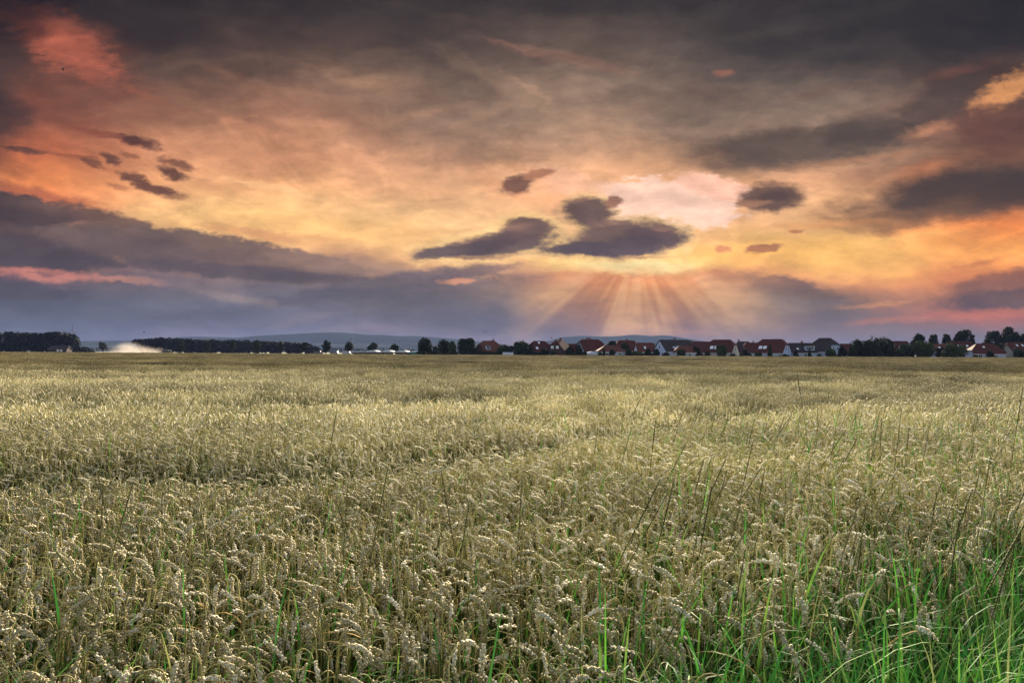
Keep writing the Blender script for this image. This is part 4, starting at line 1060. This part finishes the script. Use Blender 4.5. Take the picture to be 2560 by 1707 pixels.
def stalk(rs, lod, height=None):
    """one wheat stalk at the origin bending towards +x; returns dict of parts -> (V,F,MI)"""
    H = height or 0.80 * (1 + rs.normalvariate(0, .055))
    lean = rs.uniform(-.05, .13)
    bend = rs.choice([rs.uniform(1.7, 2.4), rs.uniform(2.4, 2.8), rs.uniform(2.6, 3.1), rs.uniform(2.7, 3.3), rs.uniform(2.5, 3.1), rs.uniform(2.7, 3.3), rs.uniform(2.7, 3.3)])
    neck = rs.uniform(.05, .10)
    earl = rs.uniform(.076, .104)
    side = Vector((0, 1, 0))
    parts = {}
    # centre line: straight part, curved neck, ear continuing the curve
    P = []; T = []
    p = Vector((0, 0, 0)); ang = lean
    segs = 4 if lod == 0 else (2 if lod == 1 else 1)
    hs = H - neck * .55
    for i in range(segs + 1):
        P.append(p.copy()); T.append(ang)
        if i < segs: p = p + Vector((math.sin(ang), 0, math.cos(ang))) * (hs / segs)
    kn = 6 if lod == 0 else (4 if lod == 1 else 2)
    for i in range(kn):
        ang = lean + (bend * .80) * ((i + 1) / kn) ** 1.0
        p = p + Vector((math.sin(ang), 0, math.cos(ang))) * (neck / kn)
        P.append(p.copy()); T.append(ang)
    # the lowest straight part is darker straw, the last centimetres and the curve are golden
    low = P[:segs]; top_ = P[segs - 1:segs + 1]
    mid_ = top_[0].lerp(top_[1], max(0.0, 1 - .07 / max((top_[1] - top_[0]).length, .001)))
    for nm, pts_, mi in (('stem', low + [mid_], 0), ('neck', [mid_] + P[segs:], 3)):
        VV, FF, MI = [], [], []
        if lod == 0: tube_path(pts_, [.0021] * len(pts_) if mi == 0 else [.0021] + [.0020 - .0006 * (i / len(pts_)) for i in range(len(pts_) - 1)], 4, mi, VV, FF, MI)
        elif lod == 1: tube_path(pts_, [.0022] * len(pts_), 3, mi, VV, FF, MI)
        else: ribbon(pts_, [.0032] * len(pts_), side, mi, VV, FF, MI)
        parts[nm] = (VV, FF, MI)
    # ear
    VV, FF, MI = [], [], []
    e0 = P[-1].copy(); a0 = T[-1]
    if lod == 0:
        n = int(earl / .0048)
        p = e0.copy()
        tw_ = rs.uniform(0, math.pi)
        for i in range(n):
            f = i / n
            ang = a0 + bend * .32 * f
            d = Vector((math.sin(ang), 0, math.cos(ang)))
            u = Vector((math.cos(ang), 0, -math.sin(ang)))
            tw = tw_ + .25 * f
            s1 = side * math.cos(tw) + u * math.sin(tw)
            s2 = u * math.cos(tw) - side * math.sin(tw)
            p = p + d * .0048
            sz = (.62 + .38 * math.sin(math.pi * min(f * 1.25 + .12, 1.0))) * (1 if f < .85 else .8)
            sg = 1 if i % 2 else -1
            for (off, spl, sc) in ((1.0, .42, 1.0), (.35, .30, .92), (-.45, .16, .85)):
                base = p + s1 * (sg * .0016 * off) + s2 * (.0022 * off * (1 if (i // 2) % 2 else -1))
                dirv = (d + s1 * (sg * spl) + s2 * rs.uniform(-.28, .28)).normalized()
                L_ = .0150 * sz * sc; w_ = .0050 * sz * sc
                a = dirv.orthogonal().normalized(); c = dirv.cross(a)
                b = len(VV)
                VV.append(tuple(base))
                for q in range(4):
                    t = q * math.pi / 2 + .5
                    VV.append(tuple(base + dirv * (L_ * .42) + a * (math.cos(t) * w_) + c * (math.sin(t) * w_)))
                VV.append(tuple(base + dirv * L_ * (1.0 if rs.random() < .8 else 1.45)))
                for q in range(4):
                    r2 = (q + 1) % 4
                    FF.append((b, b + 1 + r2, b + 1 + q)); FF.append((b + 5, b + 1 + q, b + 1 + r2)); MI += [1, 1]
    else:
        m_ = 7 if lod == 1 else 3
        pts = [e0.copy()]; p = e0.copy()
        for i in range(m_):
            ang = a0 + bend * .32 * (i / m_)
            p = p + Vector((math.sin(ang), 0, math.cos(ang))) * (earl / m_)
            pts.append(p.copy())
        if lod == 1:
            rad = [.003] + [(.0092 if i % 2 else .0064) * math.sin(math.pi * (.22 + .62 * i / m_)) ** .6 for i in range(1, m_)] + [.001]
            tube_path(pts, rad, 4, 1, VV, FF, MI)
        else:
            tube_path(pts, [.0038, .0070, .0062, .002], 3, 1, VV, FF, MI)
    parts['ear'] = (VV, FF, MI)
    # dry leaves
    VV, FF, MI = [], [], []
    nl = 1 if lod == 0 else (1 if rs.random() < .7 else 0)
    for i in range(nl):
        z = H * rs.uniform(.42, .85); az = rs.uniform(0, 6.28)
        o = Vector((math.sin(lean) * z, 0, math.cos(lean) * z))
        h = Vector((math.cos(az), math.sin(az), 0)); sd_ = Vector((-h.y, h.x, 0))
        L_ = rs.uniform(.10, .22); st_ = 6 if lod == 0 else 2
        e = rs.uniform(.4, 1.1); pts = [o]; q = o.copy(); crl = rs.uniform(1.2, 3.2)
        for k_ in range(st_):
            f = (k_ + 1) / st_; el_ = e - crl * f
            q = q + (h * math.cos(el_) + Vector((0, 0, 1)) * math.sin(el_)) * (L_ / st_)
            pts.append(q.copy())
        wid = [.0032 * (1 - (k_ / st_) ** 2) + .0006 for k_ in range(st_ + 1)]
        ribbon(pts, wid, sd_, 2, VV, FF, MI)
    parts['leaf'] = (VV, FF, MI)
    return parts
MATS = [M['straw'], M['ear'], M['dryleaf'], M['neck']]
def join_parts(parts_list):
    VV, FF, MI = [], [], []
    for V_, F_, I_ in parts_list:
        b = len(VV); VV += V_; FF += [tuple(i + b for i in f) for f in F_]; MI += I_
    return VV, FF, MI
def xform(V_, x, y, rz, s, sz):
    A = np.array(V_) if len(V_) else np.zeros((0, 3))
    c, s_ = math.cos(rz), math.sin(rz)
    return np.stack([x + s * (A[:, 0] * c - A[:, 1] * s_), y + s * (A[:, 0] * s_ + A[:, 1] * c), sz * A[:, 2]], 1)

rs = random.Random(11)
NEARV = 12
near_meshes, near_parts = [], []
for i in range(NEARV):
    pr = stalk(rs, 0); near_parts.append(pr)
    V_, F_, I_ = join_parts(list(pr.values()))
    near_meshes.append(mesh('wheat_near', V_, F_, MATS, I_, smooth=True))
def patch(rs, lod, size, count):
    VV, FF, MI = [], [], []
    proto = [join_parts(list(stalk(rs, lod).values())) for _ in range(14)]
    for i in range(count):
        V_, F_, I_ = proto[rs.randrange(14)]
        T_ = xform(V_, rs.uniform(-size / 2, size / 2), rs.uniform(-size / 2, size / 2), rs.uniform(0, 6.283), rs.uniform(.85, 1.15), rs.uniform(.72, 1.10))
        b = len(VV); VV += T_.tolist(); FF += [tuple(j + b for j in f) for f in F_]; MI += I_
    return mesh('wheat_patch', VV, FF, MATS, MI, smooth=lod == 1)
mid_meshes = [patch(rs, 1, .56, 120) for _ in range(4)]
far_meshes = [patch(rs, 2, 2.2, 1150) for _ in range(3)]

# wheel tracks: curves across the field where the crop stands lower
TR = [[(-6, 5.6), (-3.9, 5.9), (-1.5, 6.3), (0, 7.6), (1.2, 9.8), (5.7, 15.0), (12, 22), (30, 40)],
      [(-14, 14.2), (-6, 14.8), (0, 17.0), (5, 22), (12, 30), (30, 46)],
      [(-30, 24), (-10, 27), (5, 33), (30, 52)],
      [(-60, 47), (0, 56), (60, 88)],
      [(-120, 92), (0, 104), (120, 150)],
      [(-200, 170), (0, 185), (200, 230)]]
def track(x, y):
    f = np.ones_like(x)
    for k_, t in enumerate(TR):
        c = np.interp(x, [p[0] for p in t], [p[1] for p in t])
        wd = .5 + .055 * c
        d = (y - c) / wd
        f = np.minimum(f, 1 - ((.36, .42, .42)[k_] if k_ < 3 else .5) * np.exp(-d * d))
    # soft swells of the stand
    f *= 1 + .07 * np.sin(x * .35 + y * .21) * np.sin(y * .27 - x * .11 + 1.0) + .03 * np.sin(x * 1.3 + 2) * np.sin(y * 1.1)
    return f
# field edge near the camera, the grass verge lies to its right
def inside(x, y, jit=0.0):
    return (2.06 + .65 * x) - y < jit
half = lambda y: y * .72 + 1.2
pts_all = []        # x, y, rot, sx, sz, idx
# near: single stalks 1.45 .. 9 m
y0n, y1n, dens = 1.45, 9.0, 500
n = int((half(y1n) * 2) * (y1n - y0n) * dens)
X_ = rng.uniform(-half(y1n), half(y1n), n); Y_ = rng.uniform(y0n, y1n, n)
ok = (np.abs(X_) < half(Y_)) & inside(X_, Y_, rng.normal(0, .25, n))
# thinner among the weeds on the right
thin = np.clip((X_ - 0.25 * Y_) / (0.5 * Y_), 0, 1) * .45
ok &= rng.random(n) > thin
X_, Y_ = X_[ok], Y_[ok]
order = np.argsort(Y_ + .25 * np.abs(X_))
# the stalks that show largest (inside the frame, crop top plane) become individuals
vis = (np.abs(X_[order]) < .66 * Y_[order]) & (Y_[order] > 2.0)
indiv = order[vis][:300]
mask = np.ones(len(X_), bool); mask[indiv] = False
zt = track(X_, Y_)
rot = rng.uniform(0, 2 * math.pi, len(X_))
rot = np.where(rng.random(len(X_)) < .35, rng.normal(0.2, .8, len(X_)), rot)
var = rng.integers(0, NEARV, len(X_))
scl = rng.uniform(.88, 1.16, len(X_))
szs = zt * rng.uniform(.86, 1.08, len(X_))
pts_all.append(np.stack([X_, Y_, rot, scl, szs, var], 1)[mask])
# individuals
src = []
for i in range(NEARV):
    pr = near_parts[i]
    o = empty('wheat_stalk', (0, 0, 0))
    tag(o, 'ripe bowed wheat stalk with plump ear in the very front of the field', 'wheat stalk', 'ripe wheat stalks nearest to the viewer')
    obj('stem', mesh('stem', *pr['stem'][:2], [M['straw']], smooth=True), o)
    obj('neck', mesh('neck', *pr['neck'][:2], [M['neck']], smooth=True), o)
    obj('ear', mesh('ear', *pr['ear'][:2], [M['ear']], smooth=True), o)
    if pr['leaf'][0]: obj('leaf', mesh('leaf', *pr['leaf'][:2], [M['dryleaf']], smooth=True), o)
    src.append(o)
used = set()
for j in indiv:
    v = int(var[j])
    o = src[v] if v not in used else copy_tree(src[v]); used.add(v)
    o.location = (X_[j], Y_[j], 0); o.rotation_euler = (0, 0, rot[j]); o.scale = (scl[j], scl[j], szs[j])
    cr_ = math.cos(rot[j]); dr_ = 'to the right' if cr_ > .5 else ('to the left' if cr_ < -.5 else ('away from the viewer' if math.sin(rot[j]) > 0 else 'towards the viewer'))
    q_ = X_[j] / Y_[j]
    o['label'] = 'ripe wheat ear bowed %s in the %s of the very front' % (dr_, 'left part' if q_ < -.25 else ('middle' if q_ < .25 else 'right part'))
for v in range(NEARV):
    if v not in used:
        for ch in list(src[v].children): bpy.data.objects.remove(ch)
        bpy.data.objects.remove(src[v])
# mid: patches 9 .. 34 m
def grid(y0, y1, step, jit):
    P_ = []
    ys = np.arange(y0, y1, step)
    for y in ys:
        h = y * 1.05 + 6
        xs_ = np.arange(-h, h + step, step)
        P_.append(np.stack([xs_ + rng.uniform(-jit, jit, len(xs_)), y + rng.uniform(-jit, jit, len(xs_))], 1))
    return np.concatenate(P_)
G_ = grid(9.2, 34, .46, .12)
m_ = len(G_)
G_ = G_[(2.06 + .65 * G_[:, 0]) < G_[:, 1]]; m_ = len(G_)
pts_all.append(np.stack([G_[:, 0], G_[:, 1], rng.uniform(0, 6.28, m_), rng.uniform(.95, 1.05, m_), track(G_[:, 0], G_[:, 1]) * rng.uniform(.90, 1.06, m_), NEARV + rng.integers(0, 4, m_)], 1))
G_ = grid(34.5, 620, 1.9, .3)
G_ = G_[G_[:, 1] < EDGE(G_[:, 0]) - 1.2]
m_ = len(G_)
pts_all.append(np.stack([G_[:, 0], G_[:, 1], rng.uniform(0, 6.28, m_), rng.uniform(.97, 1.03, m_), track(G_[:, 0], G_[:, 1]) * rng.uniform(.86, 1.08, m_), NEARV + 4 + rng.integers(0, 3, m_)], 1))
A_ = np.concatenate(pts_all)
print('wheat instances', len(A_))
pm = bpy.data.meshes.new('wheat_crop')
pm.from_pydata(np.stack([A_[:, 0], A_[:, 1], np.zeros(len(A_))], 1).tolist(), [], [])
at = pm.attributes.new('rot', 'FLOAT_VECTOR', 'POINT')
at.data.foreach_set('vector', np.stack([np.zeros(len(A_)), np.zeros(len(A_)), A_[:, 2]], 1).astype(np.float32).ravel())
at = pm.attributes.new('scl', 'FLOAT_VECTOR', 'POINT')
at.data.foreach_set('vector', np.stack([A_[:, 3], A_[:, 3], A_[:, 4]], 1).astype(np.float32).ravel())
at = pm.attributes.new('idx', 'INT', 'POINT')
at.data.foreach_set('value', A_[:, 5].astype(np.int32))
crop = obj('wheat_crop', pm)
tag(crop, 'dense ripe wheat filling the whole field up to the village', 'wheat', kind='stuff')
gt = bpy.data.node_groups.new('scatter_wheat', 'GeometryNodeTree')
gt.interface.new_socket('Geometry', in_out='INPUT', socket_type='NodeSocketGeometry')
gt.interface.new_socket('Geometry', in_out='OUTPUT', socket_type='NodeSocketGeometry')
gi = gt.nodes.new('NodeGroupInput'); go = gt.nodes.new('NodeGroupOutput')
iop = gt.nodes.new('GeometryNodeInstanceOnPoints')
g2i = gt.nodes.new('GeometryNodeGeometryToInstance')
allm = near_meshes + mid_meshes + far_meshes
infos = []
for i, me in enumerate(allm):
    so = bpy.data.objects.new('wheat_source', me)          # never linked: only geometry for the scatter
    oi = gt.nodes.new('GeometryNodeObjectInfo'); oi.inputs['Object'].default_value = so
    infos.append(oi)
for oi in reversed(infos): gt.links.new(oi.outputs['Geometry'], g2i.inputs[0])
def named(nm, dt):
    nn = gt.nodes.new('GeometryNodeInputNamedAttribute'); nn.data_type = dt; nn.inputs['Name'].default_value = nm
    return nn.outputs['Attribute']
gt.links.new(gi.outputs[0], iop.inputs['Points'])
gt.links.new(g2i.outputs[0], iop.inputs['Instance'])
iop.inputs['Pick Instance'].default_value = True
gt.links.new(named('idx', 'INT'), iop.inputs['Instance Index'])
gt.links.new(named('rot', 'FLOAT_VECTOR'), iop.inputs['Rotation'])
gt.links.new(named('scl', 'FLOAT_VECTOR'), iop.inputs['Scale'])
gt.links.new(iop.outputs[0], go.inputs[0])
md = crop.modifiers.new('scatter', 'NODES'); md.node_group = gt

# ================================================================== green grass
def blades(n, pos, Lr, Wr, lean_dir, seed, z0=None, upright=.35, segs=5):
    r_ = np.random.default_rng(seed)
    L_ = r_.uniform(*Lr, n); Wd = r_.uniform(*Wr, n)
    az = r_.normal(lean_dir[0], lean_dir[1], n)
    h = np.stack([np.cos(az), np.sin(az), np.zeros(n)], 1)
    sd_ = np.stack([-np.sin(az + r_.normal(0, .5, n)), np.cos(az), np.zeros(n)], 1)
    e0 = np.pi / 2 - np.abs(r_.normal(0, upright, n)); curl = np.abs(r_.normal(1.15, .75, n))
    p = np.zeros((n, 3)); p[:, :2] = pos; p[:, 2] = 0 if z0 is None else z0
    rows = []
    for k_ in range(segs + 1):
        f = k_ / segs
        wv = Wd * (1 - f ** 2.2) + .0004
        rows += [p - sd_ * wv[:, None], p + sd_ * wv[:, None]]
        el_ = e0 - curl * (f + .1) ** 1.4
        p = p + (h * np.cos(el_)[:, None] + np.array([0, 0, 1.]) * np.sin(el_)[:, None]) * (L_ / segs)[:, None]
    V_ = np.stack(rows, 1)                                   # n, 2(segs+1), 3
    k2 = 2 * (segs + 1)
    base = np.arange(n)[:, None, None] * k2
    q = np.array([[2 * i, 2 * i + 1, 2 * i + 3, 2 * i + 2] for i in range(segs)])[None]
    F_ = (base + q).reshape(-1, 4)
    return V_.reshape(-1, 3), F_
# verge
nb = 90000
px_ = rng.uniform(-.6, 5.6, nb); py2 = rng.uniform(1.0, 6.4, nb)
ok = ~inside(px_, py2, rng.normal(0, .35, nb))
P1 = np.stack([px_, py2], 1)[ok]
V1_, F1_ = blades(len(P1), P1, (.30, .66), (.0012, .0034), (.35, 1.6), 1, upright=.75)
# blades among the wheat, more to the right
nb = 15000
yy = 1.6 + 9.5 * rng.random(nb) ** 1.3; uu = rng.uniform(-.72, .72, nb)
pr_ = np.clip(.16 + (uu + .12) ** 2 * 5.5 * (uu > -.12) - .022 * (yy - 4), .012, 1)
ok = (rng.random(nb) < pr_) & (track(uu * yy, yy) > .86)
P2 = np.stack([uu * yy, yy], 1)[ok]
V2_, F2_ = blades(len(P2), P2, (.22, .46), (.0018, .0044), (.5, 1.4), 2, z0=rng.uniform(.40, .64, len(P2)), upright=.4)
# a few broad blades in the front
bl_px = [(470, 1500), (615, 1340), (590, 1420), (520, 1560), (760, 1500), (330, 1600), (1080, 1330), (1180, 1480), (1300, 1520), (1420, 1560), (1540, 1450), (1700, 1350), (1480, 1650), (930, 1620), (660, 1640), (1900, 1300), (2080, 1420)]
P3 = []; 
for (a_, b_) in bl_px:
    d = ray(a_, b_); t_ = (CAMZ - .72) / -d.z; P3.append((d.x * t_, d.y * t_))
P3 = np.repeat(np.array(P3), 2, 0) + rng.normal(0, .03, (len(P3) * 2, 2))
V3_, F3_ = blades(len(P3), P3, (.26, .4), (.0045, .0065), (.6, 1.2), 3, z0=np.full(len(P3), .5), upright=.35, segs=7)
# left foreground undergrowth
nb = 900
P4 = np.stack([rng.uniform(-1.7, .8, nb), rng.uniform(1.6, 2.9, nb)], 1)
V4_, F4_ = blades(nb, P4, (.3, .62), (.002, .0036), (0, 2), 4, upright=.3)
nb = 12000
yy = 1.6 + 6.5 * rng.random(nb) ** 1.2; P5 = np.stack([rng.uniform(-.75, .75, nb) * yy, yy], 1)
zz5 = rng.uniform(.15, .52, nb) * np.clip(track(P5[:, 0], P5[:, 1]) * 2.2 - 1.2, .1, 1)
V5_, F5_ = blades(nb, P5, (.2, .4), (.002, .004), (0, 2.5), 5, z0=zz5, upright=.4)
VV = np.concatenate([V1_, V2_, V3_, V4_, V5_])
FF = np.concatenate([F1_, F2_ + len(V1_), ])
Fs = [F1_.tolist(), (F2_ + len(V1_)).tolist(), (F3_ + len(V1_) + len(V2_)).tolist(), (F4_ + len(V1_) + len(V2_) + len(V3_)).tolist()]
Fs.append((F5_ + len(V1_) + len(V2_) + len(V3_) + len(V4_)).tolist())
gme = mesh('green_grass', VV.tolist(), sum(Fs, []), M['grass'], smooth=True)
gg = obj('green_grass', gme); tag(gg, 'lush green grass of the verge running into the wheat', 'grass', kind='stuff')
# verge ground
M['verge'] = material('verge_ground', (0.05, 0.06, 0.025), 0.95, 0.1, 0, 2.0, 0.3, 0, 0, (0.03, 0.035, 0.018), 'Position')
vg = obj('verge', mesh('verge', [(-2.4, 0.5, .020), (40, 28.06, .020), (40, -8, .020), (-2.4, -8, .020)], [(0, 3, 2, 1)], M['verge'])); tag(vg, kind='structure')

# ================================================================== tall wild grass stalks
def wild_stalk(rs, h, lean, thick=1.0):
    o = empty('wild_grass_stalk', (0, 0, 0))
    VV, FF, MI = [], [], []
    pts = []; p = Vector((0, 0, 0)); a = lean * .35; k_ = 8
    for i in range(k_ + 1):
        pts.append(p.copy()); a = lean * (.35 + .65 * i / k_)
        p = p + Vector((math.sin(a), 0, math.cos(a))) * (h / k_)
    tube_path(pts, [.0026 * thick * (1 - .5 * i / k_) for i in range(k_ + 1)], 4, 0, VV, FF, MI)
    obj('stem', mesh('stem', VV, FF, [M['weed']], smooth=True), o)
    # spike: alternating spikelets close to the axis over the top third
    VV, FF, MI = [], [], []
    tip = pts[-1]; d = (pts[-1] - pts[-2]).normalized(); Ls = h * rs.uniform(.18, .27); n_ = int(Ls / .0062)
    u = Vector((d.z, 0, -d.x)); s_ = Vector((0, 1, 0)); tw = rs.uniform(0, 3.14)
    s1 = s_ * math.cos(tw) + u * math.sin(tw)
    for i in range(n_):
        b0 = tip - d * (Ls * (.25)) + d * (Ls * i / n_)
        sg = 1 if i % 2 else -1; sc = (.8 + .35 * math.sin(math.pi * i / n_)) * thick
        dv = (d + s1 * (sg * .14) + (s_ * math.sin(tw) * rs.uniform(-.1, .1))).normalized()
        aa = dv.orthogonal().normalized(); cc = dv.cross(aa); L_ = .014 * sc; w_ = .0026 * sc; b = len(VV)
        VV.append(tuple(b0))
        for q in range(4):
            t = q * math.pi / 2; VV.append(tuple(b0 + dv * L_ * .45 + aa * math.cos(t) * w_ + cc * math.sin(t) * w_))
        VV.append(tuple(b0 + dv * L_))
        for q in range(4):
            r2 = (q + 1) % 4; FF += [(b, b + 1 + r2, b + 1 + q), (b + 5, b + 1 + q, b + 1 + r2)]
    obj('seed_head', mesh('seed_head', VV, FF, [M['weed']], smooth=True), o)
    VV, FF, MI = [], [], []
    for i in range(1):
        z = rs.uniform(.45, .7); o_ = pts[int(z * k_)]
        az = rs.uniform(-.9, .9); hh = Vector((math.cos(az), math.sin(az), 0)); sd_ = Vector((-hh.y, hh.x, 0))
        q = o_.copy(); pp = [q.copy()]
        for k2 in range(5):
            el_ = 1.15 - 1.0 * k2 / 5; q = q + (hh * math.cos(el_) + Vector((0, 0, 1)) * math.sin(el_)) * .035; pp.append(q.copy())
        ribbon(pp, [.0026, .003, .0026, .002, .0014, .0004], sd_, 0, VV, FF, MI)
    obj('blade', mesh('blade', VV, FF, [M['grass']], smooth=True), o)
    return o
GW = 'wild grass stalks rising above the wheat'
protos = []
for i in range(10):
    protos.append(wild_stalk(rs, 1.0, rs.uniform(.05, .75), rs.uniform(.9, 1.25)))
usedp = set()
def place_wild(v, x, y, rz, s, label):
    o = protos[v] if v not in usedp else copy_tree(protos[v]); usedp.add(v)
    o.location = (x, y, 0); o.rotation_euler = (0, 0, rz); o.scale = (s, s, s)
    tag(o, label, 'grass stalk', GW)
    return o
# the ones that stand out: (tip column, tip row, foot column, depth)
special = [(560, 1028, 545, 4.3, 0, 'tall upright wild grass stalk, highest in the left half of the wheat'),
           (781, 1036, 772, 4.1, 1, 'straight dark wild grass stalk right of the tallest left one'),
           (283, 1163, 345, 3.4, 2, 'dark wild grass stalk leaning left over the left wheat'),
           (906, 1178, 850, 3.4, 3, 'wild grass stalk leaning right in the middle left wheat'),
           (1075, 1268, 1040, 3.0, 4, 'slim wild grass stalk just left of the picture centre'),
           (1310, 1258, 1275, 3.0, 5, 'dark wild grass stalk at the centre of the front wheat'),
           (2052, 935, 2044, 6.5, 6, 'far tall wild grass stalk near the village side of the right wheat'),
           (2200, 1008, 2205, 4.8, 7, 'upright wild grass stalk in the right wheat'),
           (2497, 960, 2490, 5.0, 8, 'tallest wild grass stalk near the right edge'),
           (1610, 1035, 1608, 5.6, 9, 'thin upright wild grass stalk right of the centre')]
from itertools import count
for (tx, ty, fx, Y, v, lb) in special:
    o = protos[v]
    topv = max((vv.co for vv in o.children[1].data.vertices), key=lambda c: c.z) if o.children[1].name.startswith('seed') else Vector((.2, 0, 1.05))
    zt_ = wz(tx, ty, Y); x = wx(fx, Y)
    s = zt_ / topv.z
    dxw = wx(tx, Y) - x
    want = dxw / (s * max(topv.x, 1e-3))
    rz = math.acos(max(-1, min(1, want))) * (1 if rs.random() < .5 else -1)
    place_wild(v, x, Y, rz, s, lb)
cnt = 0
while cnt < 185:
    y = 2.3 + 7.5 * rs.random() ** 1.1; u_ = rs.uniform(-.66, .68)
    p_ = .10 + max(0, u_ + .05) * 1.25 if y < 9 else .3
    if y < 3.2: p_ += .18
    if rs.random() > p_: continue
    x = u_ * y
    if not inside(np.array(x), np.array(y), .9): continue
    right = u_ > .05
    rz = rs.gauss(.0, .55) if right or rs.random() < .55 else rs.gauss(math.pi, .7)
    s = rs.uniform(.86, 1.10)
    side_ = 'left' if u_ < -.22 else ('middle' if u_ < .22 else 'right')
    ln_ = 'leaning right' if math.cos(rz) > .35 else ('leaning left' if math.cos(rz) < -.35 else 'standing nearly upright')
    place_wild(rs.randrange(10), x, y, rz, s, 'thin wild grass stalk %s in the %s part of the %s wheat' % (ln_, side_, 'front' if y < 4 else 'middle-distance'))
    cnt += 1
